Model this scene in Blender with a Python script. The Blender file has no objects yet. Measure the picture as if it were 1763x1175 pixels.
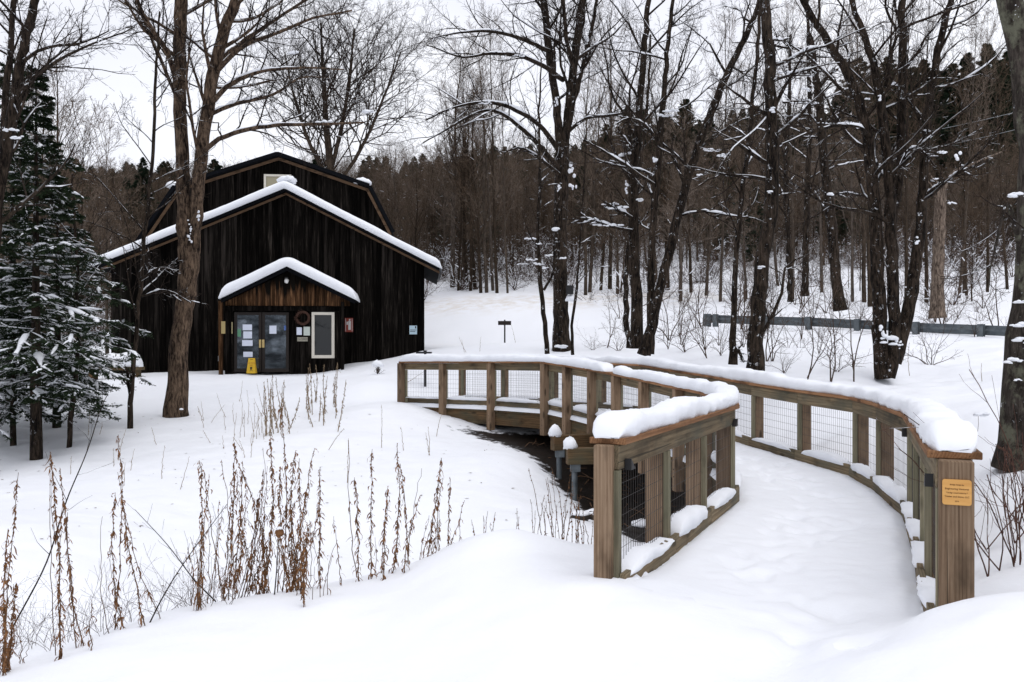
import bpy, math, random
import numpy as np
from mathutils import Vector, Matrix

sc = bpy.context.scene
rng = np.random.default_rng(7)
random.seed(7)
R = math.radians
COL = sc.collection

# ------------------------------------------------------------------ camera, sky, sun, exposure
F = 1500.0            # focal length in pixels of the 1763 px wide photograph
CX, HY = 881.5, 597.0  # column straight ahead, row of the eye level
cam_d = bpy.data.cameras.new('camera')
cam_d.sensor_width = 36.0
cam_d.lens = F / 1763 * 36
cam_d.shift_y = 9.5 / 1763
cam_d.clip_start = 0.05
cam_d.clip_end = 2000
cam = bpy.data.objects.new('camera', cam_d)
COL.objects.link(cam)
cam.location = (0, 0, 0)
cam.rotation_euler = (R(90), 0, 0)
sc.camera = cam

SUN_EL, SUN_AZ = 70, 130     # azimuth clockwise from +Y
world = bpy.data.worlds.new('World')
sc.world = world
world.use_nodes = True
wn = world.node_tree
wn.nodes.clear()
w_out = wn.nodes.new('ShaderNodeOutputWorld')
w_bg = wn.nodes.new('ShaderNodeBackground')
w_bg.inputs['Strength'].default_value = 0.1
w_sky = wn.nodes.new('ShaderNodeTexSky')
w_sky.sky_type = 'NISHITA'
w_sky.sun_disc = False
w_sky.sun_elevation = R(SUN_EL)
w_sky.sun_rotation = R(SUN_AZ)
w_mix = wn.nodes.new('ShaderNodeMix')
w_mix.data_type = 'RGBA'
w_mix.inputs[0].default_value = 0.93
w_tc = wn.nodes.new('ShaderNodeTexCoord')
w_no = wn.nodes.new('ShaderNodeTexNoise')
w_no.inputs['Scale'].default_value = 1.6
w_no.inputs['Detail'].default_value = 4
w_mp = wn.nodes.new('ShaderNodeMapping')
w_mp.inputs['Scale'].default_value = (1, 1, 3.0)
w_rp = wn.nodes.new('ShaderNodeMix')
w_rp.data_type = 'RGBA'
w_rp.inputs[6].default_value = (6.6, 6.75, 7.6, 1)
w_rp.inputs[7].default_value = (8.7, 8.8, 9.3, 1)
w_cr = wn.nodes.new('ShaderNodeMapRange')
w_cr.inputs[1].default_value = 0.35
w_cr.inputs[2].default_value = 0.65
wn.links.new(w_tc.outputs['Generated'], w_mp.inputs['Vector'])
wn.links.new(w_mp.outputs[0], w_no.inputs['Vector'])
wn.links.new(w_no.outputs['Fac'], w_cr.inputs[0])
wn.links.new(w_cr.outputs[0], w_rp.inputs[0])
wn.links.new(w_sky.outputs[0], w_mix.inputs[6])
wn.links.new(w_rp.outputs[2], w_mix.inputs[7])
wn.links.new(w_mix.outputs[2], w_bg.inputs['Color'])
wn.links.new(w_bg.outputs[0], w_out.inputs[0])

sun_d = bpy.data.lights.new('sun', 'SUN')
sun_d.energy = 0.9
sun_d.angle = R(50)
sun_d.color = (1.0, 0.975, 0.95)
sun = bpy.data.objects.new('sun', sun_d)
COL.objects.link(sun)
_sd = Vector((math.sin(R(SUN_AZ)) * math.cos(R(SUN_EL)), math.cos(R(SUN_AZ)) * math.cos(R(SUN_EL)), math.sin(R(SUN_EL))))
sun.rotation_euler = (-_sd).to_track_quat('-Z', 'Y').to_euler()

sc.view_settings.view_transform = 'Standard'
sc.view_settings.look = 'None'
sc.view_settings.exposure = 0.36
sc.view_settings.gamma = 1
sc.view_settings.use_curve_mapping = False
try:
    sc.cycles.max_bounces = 5
    sc.cycles.diffuse_bounces = 3
    sc.cycles.glossy_bounces = 2
    sc.cycles.transparent_max_bounces = 4
except Exception:
    pass


# ------------------------------------------------------------------ helpers
def P(px, py, D):
    return np.array([(px - CX) * D / F, D, (HY - py) * D / F])


def mat(name, base=(0.5, 0.5, 0.5), rough=0.8, spec=0.3):
    m = bpy.data.materials.new(name)
    m.use_nodes = True
    b = m.node_tree.nodes['Principled BSDF']
    b.inputs['Base Color'].default_value = (*base, 1)
    b.inputs['Roughness'].default_value = rough
    b.inputs['Specular IOR Level'].default_value = spec
    return m


class NT:
    """small node helper"""
    def __init__(self, m):
        self.m = m
        self.t = m.node_tree
        self.b = self.t.nodes['Principled BSDF']

    def n(self, kind, **kw):
        x = self.t.nodes.new(kind)
        for k, v in kw.items():
            setattr(x, k, v)
        return x

    def l(self, a, b):
        self.t.links.new(a, b)

    def coord(self, scale=(1, 1, 1), rand=True, kind='Object'):
        tc = self.n('ShaderNodeTexCoord')
        mp = self.n('ShaderNodeMapping')
        mp.inputs['Scale'].default_value = scale
        if rand:
            oi = self.n('ShaderNodeObjectInfo')
            ml = self.n('ShaderNodeVectorMath', operation='SCALE')
            ml.inputs[0].default_value = (37.0, 61.0, 23.0)
            self.l(oi.outputs['Random'], ml.inputs['Scale'])
            self.l(ml.outputs[0], mp.inputs['Location'])
        self.l(tc.outputs[kind], mp.inputs['Vector'])
        return mp.outputs[0]

    def noise(self, vec, scale, detail=4, rough=0.55, dist=0.0):
        x = self.n('ShaderNodeTexNoise')
        x.inputs['Scale'].default_value = scale
        x.inputs['Detail'].default_value = detail
        x.inputs['Roughness'].default_value = rough
        x.inputs['Distortion'].default_value = dist
        self.l(vec, x.inputs['Vector'])
        return x.outputs['Fac']

    def ramp(self, fac, stops):
        r = self.n('ShaderNodeValToRGB')
        el = r.color_ramp.elements
        while len(el) > 1:
            el.remove(el[0])
        el[0].position = stops[0][0]
        el[0].color = (*stops[0][1], 1)
        for p, c in stops[1:]:
            e = el.new(p)
            e.color = (*c, 1)
        self.l(fac, r.inputs[0])
        return r.outputs[0]

    def mix(self, fac, a, b, mode='MIX'):
        x = self.n('ShaderNodeMix', data_type='RGBA', blend_type=mode)
        if isinstance(fac, float):
            x.inputs[0].default_value = fac
        else:
            self.l(fac, x.inputs[0])
        for s, v in ((6, a), (7, b)):
            if isinstance(v, tuple):
                x.inputs[s].default_value = (*v, 1)
            else:
                self.l(v, x.inputs[s])
        return x.outputs[2]

    def maprange(self, v, a, b, c=0.0, d=1.0):
        x = self.n('ShaderNodeMapRange')
        for i, q in enumerate((a, b, c, d)):
            x.inputs[i + 1].default_value = q
        self.l(v, x.inputs[0])
        return x.outputs[0]

    def math(self, op, a, b=None):
        x = self.n('ShaderNodeMath', operation=op)
        for i, v in enumerate((a, b)):
            if v is None:
                continue
            if isinstance(v, (int, float)):
                x.inputs[i].default_value = v
            else:
                self.l(v, x.inputs[i])
        return x.outputs[0]

    def bump(self, h, strength=0.3, dist=0.02):
        x = self.n('ShaderNodeBump')
        x.inputs['Strength'].default_value = strength
        x.inputs['Distance'].default_value = dist
        self.l(h, x.inputs['Height'])
        self.l(x.outputs[0], self.b.inputs['Normal'])


def snow_material(name, base=(0.86, 0.875, 0.905)):
    m = mat(name, base, 0.55, 0.25)
    t = NT(m)
    v = t.coord(rand=False)
    big = t.noise(v, 0.6, 3)
    fine = t.noise(v, 28, 5, 0.6)
    col = t.mix(big, (base[0] - 0.035, base[1] - 0.03, base[2] - 0.02), base)
    t.l(col, t.b.inputs['Base Color'])
    mid = t.noise(v, 5, 4)
    h = t.math('ADD', t.math('MULTIPLY', fine, 0.25), mid)
    t.bump(h, 0.25, 0.03)
    return m


M_SNOW = snow_material('snow')


def wood_material(name, dark, mid, light, green=None, grain=1.0, rough=0.85):
    """boards whose local X axis is the grain direction"""
    m = mat(name, mid, rough, 0.2)
    t = NT(m)
    v = t.coord((0.5, 16 * grain, 16 * grain))
    w = t.n('ShaderNodeTexWave', wave_type='RINGS', rings_direction='X')
    w.inputs['Scale'].default_value = 1.3
    w.inputs['Distortion'].default_value = 7.0
    w.inputs['Detail'].default_value = 3
    w.inputs['Detail Scale'].default_value = 0.8
    t.l(v, w.inputs['Vector'])
    n1 = t.noise(v, 3.2, 9, 0.78, 0.6)
    c = t.ramp(t.math('ADD', t.math('MULTIPLY', w.outputs['Fac'], 0.14), t.math('MULTIPLY', n1, 0.88)),
               [(0.28, dark), (0.46, mid), (0.68, light)])
    v2 = t.coord((1.2, 3, 3))
    blot = t.noise(v2, 1.8, 4)
    c = t.mix(t.maprange(blot, 0.52, 0.75), c, tuple(x * 0.35 for x in mid))
    vk = t.n('ShaderNodeTexVoronoi')
    vk.inputs['Scale'].default_value = 1.0
    t.l(t.coord((2.2, 7, 7)), vk.inputs['Vector'])
    c = t.mix(t.maprange(vk.outputs['Distance'], 0.22, 0.10, 0, 0.9), c, tuple(x * 0.3 for x in mid))
    crk = t.noise(t.coord((0.35, 30, 30)), 2.0, 3, 0.5)
    c = t.mix(t.maprange(crk, 0.66, 0.70, 0, 0.8), c, tuple(x * 0.2 for x in mid))
    if green:
        gm = t.noise(v2, 1.1, 3)
        c = t.mix(t.maprange(gm, 0.42, 0.7, 0, 0.75), c, green)
    oi = t.n('ShaderNodeObjectInfo')
    br = t.maprange(oi.outputs['Random'], 0, 1, 0.72, 1.2)
    x = t.n('ShaderNodeVectorMath', operation='SCALE')
    t.l(c, x.inputs[0])
    t.l(br, x.inputs['Scale'])
    t.l(x.outputs[0], t.b.inputs['Base Color'])
    t.bump(n1, 0.25, 0.003)
    return m


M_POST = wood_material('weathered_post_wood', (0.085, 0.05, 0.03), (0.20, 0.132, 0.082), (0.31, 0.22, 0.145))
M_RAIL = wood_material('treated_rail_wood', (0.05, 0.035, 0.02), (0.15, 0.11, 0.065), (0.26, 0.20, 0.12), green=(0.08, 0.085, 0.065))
M_CAP = wood_material('brown_cap_wood', (0.07, 0.032, 0.016), (0.23, 0.11, 0.05), (0.33, 0.18, 0.09))
M_PALE = wood_material('pale_nailer_wood', (0.10, 0.085, 0.05), (0.20, 0.175, 0.115), (0.29, 0.255, 0.17), green=(0.15, 0.15, 0.10))
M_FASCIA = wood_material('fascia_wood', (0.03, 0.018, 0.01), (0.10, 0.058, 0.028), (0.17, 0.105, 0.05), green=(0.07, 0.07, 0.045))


def barn_wood(name, warm):
    m = mat(name, (0.02, 0.018, 0.016), 0.95, 0.03)
    t = NT(m)
    v = t.coord((9, 9, 0.5))
    n = t.noise(v, 2.0, 6, 0.7)
    v2 = t.coord((4, 4, 0.25))
    n2 = t.noise(v2, 1.5, 4)
    if warm:
        c = t.ramp(n, [(0.3, (0.012, 0.008, 0.006)), (0.5, (0.06, 0.030, 0.015)), (0.72, (0.26, 0.14, 0.07))])
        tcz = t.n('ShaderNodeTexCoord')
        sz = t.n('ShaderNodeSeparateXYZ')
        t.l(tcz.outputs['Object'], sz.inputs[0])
        dark_top = t.math('ADD', t.maprange(sz.outputs[2], 1.55, 2.35), t.math('MULTIPLY', t.math('SUBTRACT', n2, 0.5), 2.2))  # boards run from brown to near black towards the top
        c = t.mix(t.maprange(dark_top, 0.15, 0.55), c, (0.006, 0.005, 0.004))
    else:
        c = t.ramp(n, [(0.35, (0.0015, 0.0013, 0.0012)), (0.56, (0.006, 0.005, 0.0042)), (0.8, (0.05, 0.042, 0.035))])
        c = t.mix(t.maprange(n2, 0.53, 0.74, 0, 0.7), c, (0.036, 0.030, 0.026))
    oi = t.n('ShaderNodeObjectInfo')
    br = t.maprange(oi.outputs['Random'], 0, 1, 0.4, 1.7)
    x = t.n('ShaderNodeVectorMath', operation='SCALE')
    t.l(c, x.inputs[0])
    t.l(br, x.inputs['Scale'])
    t.l(x.outputs[0], t.b.inputs['Base Color'])
    t.bump(n, 0.5, 0.01)
    return m


M_BARN = barn_wood('dark_barn_boards', False)
M_BARNW = barn_wood('warm_porch_boards', True)


def bark_material(name, dark, light, snow=0.5, lichen=None, snow_speck=0.0):
    m = mat(name, dark, 0.9, 0.1)
    t = NT(m)
    v = t.coord((1, 1, 0.22), rand=False)
    n = t.noise(v, 22, 7, 0.75, 0.4)
    big_ = t.noise(t.coord((1, 1, 0.5), rand=False), 3.5, 4, 0.6)
    n = t.math('ADD', t.math('MULTIPLY', n, 0.75), t.math('MULTIPLY', big_, 0.25))
    c = t.ramp(n, [(0.42, dark), (0.5, tuple((a_ + b_) * 0.4 for a_, b_ in zip(dark, light))), (0.6, light)])
    if lichen:
        vl = t.coord((1, 1, 0.8), rand=False)
        c = t.mix(t.maprange(t.noise(vl, 4.5, 5, 0.7), 0.5, 0.62, 0, 0.8), c, lichen)
    if snow > 0:
        g = t.n('ShaderNodeNewGeometry')
        sx = t.n('ShaderNodeSeparateXYZ')
        t.l(g.outputs['True Normal'], sx.inputs[0])
        v3 = t.coord((1, 1, 1), rand=False)
        nz = t.noise(v3, 3.0, 4)
        up = t.maprange(sx.outputs[2], 0.45, 0.62)
        ok = t.maprange(nz, 0.62 - 0.25 * snow, 0.66 - 0.25 * snow)
        f = t.math('MULTIPLY', up, ok)
        if snow_speck > 0:
            sp = t.maprange(t.noise(v3, 8.0, 8, 0.82), 0.68 - 0.07 * snow_speck, 0.70 - 0.07 * snow_speck)
            sp = t.math('MULTIPLY', sp, t.maprange(sx.outputs[0], 0.35, -0.1))
            f = t.math('MAXIMUM', f, sp)
        c = t.mix(f, c, (0.82, 0.84, 0.87))
    t.l(c, t.b.inputs['Base Color'])
    t.bump(n, 0.9, 0.03)
    return m


M_BARK = bark_material('grey_brown_bark', (0.003, 0.0022, 0.0018), (0.055, 0.040, 0.029), 0.8, snow_speck=1.1)
M_BARK_L = bark_material('lit_maple_bark', (0.008, 0.005, 0.004), (0.16, 0.11, 0.075), 0.7, snow_speck=0.1)
M_BARK_LICHEN = bark_material('lichen_bark', (0.02, 0.016, 0.013), (0.075, 0.062, 0.052), 0.7, lichen=(0.14, 0.14, 0.10), snow_speck=0.7)
M_TWIG = bark_material('twig_bark', (0.014, 0.010, 0.008), (0.045, 0.033, 0.026), 0.25)
M_FOREST = bark_material('forest_bark', (0.022, 0.017, 0.013), (0.105, 0.080, 0.060), 0.3)
M_FORTWIG = bark_material('forest_twigs', (0.085, 0.062, 0.046), (0.20, 0.15, 0.112), 0.0)
for _m in (M_FOREST, M_FORTWIG):
    t = NT(_m)
    lk = t.b.inputs['Base Color'].links[0].from_socket
    oi = t.n('ShaderNodeObjectInfo')
    x = t.n('ShaderNodeVectorMath', operation='SCALE')
    t.l(lk, x.inputs[0])
    t.l(t.maprange(oi.outputs['Random'], 0, 1, 0.5, 1.5), x.inputs['Scale'])
    gr = t.n('ShaderNodeHueSaturation')
    t.l(t.maprange(oi.outputs['Random'], 0.2, 1.0, 1.2, 0.8), gr.inputs['Saturation'])
    t.l(x.outputs[0], gr.inputs['Color'])
    t.l(gr.outputs[0], t.b.inputs['Base Color'])
M_SNAG = bark_material('bare_snag_wood', (0.035, 0.024, 0.018), (0.26, 0.20, 0.155), 0.5, snow_speck=0.2)
M_BRUSH = bark_material('brush_twigs', (0.05, 0.033, 0.025), (0.11, 0.075, 0.055), 0.0)
M_BRAMBLE = bark_material('red_brown_bramble', (0.07, 0.035, 0.028), (0.17, 0.09, 0.065), 0.3)


def weed_material(name, a, b):
    m = mat(name, a, 0.85, 0.1)
    t = NT(m)
    v = t.coord((1, 1, 1))
    n = t.noise(v, 22, 4)
    t.l(t.ramp(n, [(0.3, a), (0.7, b)]), t.b.inputs['Base Color'])
    return m


M_WEED = weed_material('dry_brown_leaves', (0.085, 0.038, 0.016), (0.27, 0.135, 0.062))
M_STEM = weed_material('dry_stems', (0.06, 0.035, 0.02), (0.15, 0.09, 0.055))
M_STRAW = weed_material('straw_stems', (0.16, 0.115, 0.07), (0.30, 0.22, 0.14))
M_NEEDLE = weed_material('hemlock_needles', (0.011, 0.020, 0.010), (0.036, 0.055, 0.026))
M_PINE = weed_material('pine_needles', (0.018, 0.030, 0.019), (0.055, 0.082, 0.048))

M_STEEL = mat('galvanised_steel', (0.16, 0.18, 0.19), 0.55, 0.5)
_t = NT(M_STEEL)
_t.b.inputs['Metallic'].default_value = 0.4
_t.l(_t.ramp(_t.noise(_t.coord(), 6, 5), [(0.3, (0.07, 0.085, 0.095)), (0.7, (0.16, 0.18, 0.19))]), _t.b.inputs['Base Color'])
M_WIRE = mat('dark_wire', (0.03, 0.025, 0.022), 0.5, 0.4)
M_BLACK = mat('black_metal', (0.012, 0.012, 0.013), 0.5, 0.4)
M_ROOF = mat('dark_metal_roof', (0.004, 0.0045, 0.006), 0.8, 0.06)
M_TRIM = wood_material('stained_trim_wood', (0.03, 0.018, 0.01), (0.12, 0.07, 0.04), (0.2, 0.13, 0.08))
M_FRAME = mat('cream_window_frame', (0.62, 0.58, 0.50), 0.6, 0.3)
M_DFRAME = mat('dark_door_frame', (0.012, 0.008, 0.006), 0.6, 0.3)
M_GLASS = mat('reflective_glass', (0.25, 0.29, 0.33), 0.06, 0.9)
_t = NT(M_GLASS)
_t.b.inputs['Metallic'].default_value = 0.75
_t.l(_t.ramp(_t.noise(_t.coord((1, 1, 3.0)), 1.4, 4), [(0.35, (0.06, 0.07, 0.08)), (0.6, (0.24, 0.28, 0.32))]), _t.b.inputs['Base Color'])
_t.bump(_t.noise(_t.coord(), 2.0, 2), 0.06, 0.05)
M_PAPER = mat('white_paper', (0.62, 0.66, 0.76), 0.8, 0.2)
M_YELLOW = mat('yellow_plastic', (0.55, 0.34, 0.015), 0.45, 0.4)
M_RED = mat('red_enamel', (0.30, 0.05, 0.03), 0.5, 0.4)
M_BRASS = mat('brass_handle', (0.55, 0.42, 0.18), 0.35, 0.5)
M_INK = mat('dark_ink', (0.10, 0.035, 0.01), 0.7, 0.2)
M_PLAQUE = mat('plaque_wood', (0.62, 0.32, 0.09), 0.5, 0.3)
_t = NT(M_PLAQUE)
_t.l(_t.ramp(_t.noise(_t.coord((3, 30, 30)), 1.5, 4), [(0.3, (0.56, 0.28, 0.075)), (0.7, (0.66, 0.36, 0.11))]), _t.b.inputs['Base Color'])
M_GREY = mat('grey_box', (0.3, 0.32, 0.33), 0.6, 0.3)
M_BLIND = mat('tan_blind', (0.32, 0.29, 0.20), 0.8, 0.2)
M_BLUE = mat('blue_print', (0.08, 0.14, 0.35), 0.7, 0.2)
M_GREENP = mat('green_print', (0.10, 0.25, 0.15), 0.7, 0.2)


def tag(o, label=None, cat=None, group=None, kind=None):
    if label:
        o['label'] = label
    if cat:
        o['category'] = cat
    if group:
        o['group'] = group
    if kind:
        o['kind'] = kind
    return o


def empty(name, loc=(0, 0, 0), rz=0.0):
    o = bpy.data.objects.new(name, None)
    COL.objects.link(o)
    o.location = loc
    o.rotation_euler = (0, 0, rz)
    o.empty_display_size = 0.2
    return o


def wmat(o):
    m = Matrix.LocRotScale(o.location, o.rotation_euler, o.scale)
    return (wmat(o.parent) @ m) if o.parent else m


def mesh_from(name, chunks, mats):
    """chunks: list of (verts (n,3), faces (m,k) int, material index, smooth)"""
    vs, lt, lv, mi, sm = [], [], [], [], []
    off = 0
    for V, Fc, i, s in chunks:
        V = np.asarray(V, dtype=np.float64).reshape(-1, 3)
        Fc = np.asarray(Fc, dtype=np.int64)
        if len(Fc) == 0:
            continue
        vs.append(V)
        lv.append((Fc + off).ravel())
        lt.append(np.full(len(Fc), Fc.shape[1]))
        mi.append(np.full(len(Fc), i))
        sm.append(np.full(len(Fc), s, dtype=bool))
        off += len(V)
    me = bpy.data.meshes.new(name)
    V = np.concatenate(vs)
    lv = np.concatenate(lv)
    lt = np.concatenate(lt)
    me.vertices.add(len(V))
    me.vertices.foreach_set('co', V.ravel())
    me.loops.add(len(lv))
    me.loops.foreach_set('vertex_index', lv.astype(np.int32))
    me.polygons.add(len(lt))
    ls = np.concatenate([[0], np.cumsum(lt)[:-1]])
    me.polygons.foreach_set('loop_start', ls.astype(np.int32))
    me.polygons.foreach_set('loop_total', lt.astype(np.int32))
    me.polygons.foreach_set('material_index', np.concatenate(mi).astype(np.int32))
    me.polygons.foreach_set('use_smooth', np.concatenate(sm))
    for m in mats:
        me.materials.append(m)
    me.update(calc_edges=True)
    me.validate()
    return me


def add(name, chunks, mats, parent=None, local=False, loc=None):
    """link a mesh. verts in world space unless local; parent transform is undone"""
    if not isinstance(mats, (list, tuple)):
        mats = [mats]
    me = mesh_from(name, chunks, mats)
    o = bpy.data.objects.new(name, me)
    COL.objects.link(o)
    if loc is not None:
        me.transform(Matrix.Translation(-Vector(loc)))
        o.location = loc
    if parent is not None:
        o.parent = parent
        if not local:
            w = Matrix.Translation(o.location)
            m = wmat(parent).inverted() @ w
            o.matrix_basis = m
    return o


BOXF = np.array([[0, 3, 2, 1], [4, 5, 6, 7], [0, 1, 5, 4], [1, 2, 6, 5], [2, 3, 7, 6], [3, 0, 4, 7]])


def boxc(x0, x1, y0, y1, z0, z1, m=0):
    V = [[x0, y0, z0], [x1, y0, z0], [x1, y1, z0], [x0, y1, z0], [x0, y0, z1], [x1, y0, z1], [x1, y1, z1], [x0, y1, z1]]
    return (np.array(V, float), BOXF, m, False)


def bevel(o, w, seg=1):
    b = o.modifiers.new('bevel', 'BEVEL')
    b.width = w
    b.segments = seg
    b.limit_method = 'ANGLE'
    return o


def board(name, corners8, xdir, m, parent, bev=0.004):
    """8 world corners (box order); object gets local X along xdir so that grain follows"""
    C8 = np.asarray(corners8, float)
    c = C8.mean(0)
    x = Vector(xdir).normalized()
    z = Vector((0, 0, 1)) if abs(x.z) < 0.9 else Vector((0, 1, 0))
    y = z.cross(x).normalized()
    z = x.cross(y)
    Rm = Matrix((x, y, z)).transposed().to_4x4()
    Mw = Matrix.Translation(Vector(c)) @ Rm
    inv = Mw.inverted()
    V = np.array([(inv @ Vector(p))[:] for p in C8])
    me = mesh_from(name, [(V, BOXF, 0, False)], [m])
    o = bpy.data.objects.new(name, me)
    COL.objects.link(o)
    if parent is not None:
        o.parent = parent
        Mw = wmat(parent).inverted() @ Mw
    o.matrix_basis = Mw
    # recalc outward
    import bmesh
    bm = bmesh.new()
    bm.from_mesh(me)
    bmesh.ops.recalc_face_normals(bm, faces=bm.faces)
    bm.to_mesh(me)
    bm.free()
    if bev:
        bevel(o, bev)
    return o


def bar(name, a, b, w, h, m, parent, up=(0, 0, 1), bev=0.004):
    """square bar from a to b, w sideways, h along up"""
    a = Vector(a)
    b = Vector(b)
    d = (b - a).normalized()
    up = Vector(up)
    s = d.cross(up).normalized() * (w / 2)
    u = s.cross(d).normalized() * (h / 2)
    c8 = [a - s - u, b - s - u, b + s - u, a + s - u, a - s + u, b - s + u, b + s + u, a + s + u]
    return board(name, c8, d, m, parent, bev)


def tubes(Pn, Rn, k=5, flat=1.0, seed=0):
    """Pn (N,m,3), Rn (N,m) -> verts, quads"""
    N, m, _ = Pn.shape
    T = np.gradient(Pn, axis=1)
    T /= np.linalg.norm(T, axis=2, keepdims=True) + 1e-9
    D = Pn[:, -1] - Pn[:, 0]
    D /= np.linalg.norm(D, axis=1, keepdims=True) + 1e-9
    ref = np.where(np.abs(D[:, 2:3]) > 0.8, np.array([[1.0, 0.13, 0]]), np.array([[0, 0, 1.0]]))
    U = np.cross(T, ref[:, None, :])
    U /= np.linalg.norm(U, axis=2, keepdims=True) + 1e-9
    W = np.cross(U, T)
    a = np.arange(k) * 2 * np.pi / k
    V = Pn[:, :, None, :] + Rn[:, :, None, None] * (np.cos(a)[None, None, :, None] * U[:, :, None, :] + flat * np.sin(a)[None, None, :, None] * W[:, :, None, :])
    idx = np.arange(N * m * k).reshape(N, m, k)
    i0 = idx[:, :-1, :]
    i1 = idx[:, 1:, :]
    F4 = np.stack([i0, np.roll(i0, -1, 2), np.roll(i1, -1, 2), i1], axis=-1).reshape(-1, 4)
    return V.reshape(-1, 3), F4


def grow(Pp, Rp, n, L, m=5, ang=(35, 65), t0=0.2, t1=1.0, up=0.06, wob=0.16, rr=0.55, rmin=0.003, lenfall=0.5, flat=None, absL=None, rg=rng, rmax=1.0):
    N, M, _ = Pp.shape
    t = t0 + (t1 - t0) * (np.arange(n)[None, :] + rg.random((N, n))) / n
    x = t * (M - 1)
    i = np.clip(x.astype(int), 0, M - 2)
    f = (x - i)[..., None]
    ar = np.arange(N)[:, None]
    A = Pp[ar, i]
    B = Pp[ar, i + 1]
    base = A * (1 - f) + B * f
    d = B - A
    d /= np.linalg.norm(d, axis=2, keepdims=True) + 1e-9
    r = Rp[ar, i] * (1 - f[..., 0]) + Rp[ar, i + 1] * f[..., 0]
    plen = np.linalg.norm(np.diff(Pp, axis=1), axis=2).sum(1)[:, None]
    if absL is not None:
        plen = np.full_like(plen, absL)
    ln = L * plen * (1 - lenfall * (t - t0) / max(1e-6, (t1 - t0))) * (0.65 + 0.7 * rg.random((N, n)))
    if flat is not None:
        side = np.where((np.arange(n)[None, :] + rg.integers(0, 2, (N, 1))) % 2 == 0, 1.0, -1.0)[..., None]
        pv = np.cross(d, np.array([0, 0, 1.0])) * side
        pv += rg.normal(0, flat, pv.shape)
    else:
        az = (np.arange(n)[None, :] * 2.4 + rg.random((N, 1)) * 6.28 + rg.normal(0, 0.5, (N, n)))
        u = np.cross(d, np.array([0.02, 0.05, 1.0]))
        nn = np.linalg.norm(u, axis=2, keepdims=True)
        u = np.where(nn < 0.05, np.array([1.0, 0, 0]), u / (nn + 1e-9))
        w = np.cross(u, d)
        pv = u * np.cos(az)[..., None] + w * np.sin(az)[..., None]
    pv /= np.linalg.norm(pv, axis=2, keepdims=True) + 1e-9
    a = np.radians(ang[0] + (ang[1] - ang[0]) * rg.random((N, n)))[..., None]
    dd = (np.cos(a) * d + np.sin(a) * pv).reshape(-1, 3)
    base = base.reshape(-1, 3)
    ln = ln.reshape(-1)
    r = np.clip((r.reshape(-1) * rr), rmin, rmax)
    K = len(base)
    out = np.zeros((K, m, 3))
    out[:, 0] = base
    st = (ln / (m - 1))[:, None]
    for j in range(1, m):
        dd = dd + rg.normal(0, wob, dd.shape) + np.array([0, 0, up])
        dd /= np.linalg.norm(dd, axis=1, keepdims=True)
        out[:, j] = out[:, j - 1] + dd * st
    s = np.linspace(0, 1, m)[None, :]
    Rr = np.maximum(r[:, None] * (1 - 0.75 * s), rmin * 0.7)
    return out, Rr


def resample(pts, rad, m):
    pts = np.asarray(pts, float)
    rad = np.asarray(rad, float)
    n = len(pts)
    if n == 2:
        x = np.linspace(0, 1, m)
        return pts[0] + (pts[1] - pts[0]) * x[:, None], rad[0] + (rad[1] - rad[0]) * x
    s = np.concatenate([[0], np.cumsum(np.linalg.norm(np.diff(pts, axis=0), axis=1))])
    x = np.linspace(0, s[-1], m)
    # catmull-rom through control points
    out = np.zeros((m, 3))
    for q, xx in enumerate(x):
        i = min(max(np.searchsorted(s, xx, side='right') - 1, 0), n - 2)
        u = (xx - s[i]) / (s[i + 1] - s[i] + 1e-9)
        p1, p2 = pts[i], pts[i + 1]
        p0 = pts[i - 1] if i > 0 else 2 * p1 - p2
        p3 = pts[i + 2] if i + 2 < n else 2 * p2 - p1
        out[q] = 0.5 * ((2 * p1) + (-p0 + p2) * u + (2 * p0 - 5 * p1 + 4 * p2 - p3) * u * u + (-p0 + 3 * p1 - 3 * p2 + p3) * u ** 3)
    return out, np.interp(x, s, rad)


def hash2(ix, iy, seed):
    h = (ix * 374761393 + iy * 668265263 + seed * 69069) & 0x7fffffff
    h = ((h ^ (h >> 13)) * 1274126177) & 0x7fffffff
    return ((h ^ (h >> 16)) & 0xffff) / 65535.0


def vnoise(x, y, seed=0):
    x = np.asarray(x, float)
    y = np.asarray(y, float)
    ix = np.floor(x).astype(np.int64)
    iy = np.floor(y).astype(np.int64)
    fx = x - ix
    fy = y - iy
    fx = fx * fx * (3 - 2 * fx)
    fy = fy * fy * (3 - 2 * fy)
    a = hash2(ix, iy, seed)
    b = hash2(ix + 1, iy, seed)
    c = hash2(ix, iy + 1, seed)
    d = hash2(ix + 1, iy + 1, seed)
    return (a * (1 - fx) + b * fx) * (1 - fy) + (c * (1 - fx) + d * fx) * fy - 0.5


def fbm(x, y, o=4, seed=0):
    r = 0
    a = 1.0
    for k in range(o):
        r = r + a * vnoise(np.asarray(x) * 2 ** k, np.asarray(y) * 2 ** k, seed + k * 17)
        a *= 0.5
    return r


# ------------------------------------------------------------------ terrain
CTRL = []


def cp(px, py, D):
    CTRL.append(P(px, py, D))


def cw(x, y, z):
    CTRL.append(np.array([x, y, z], float))


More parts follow.
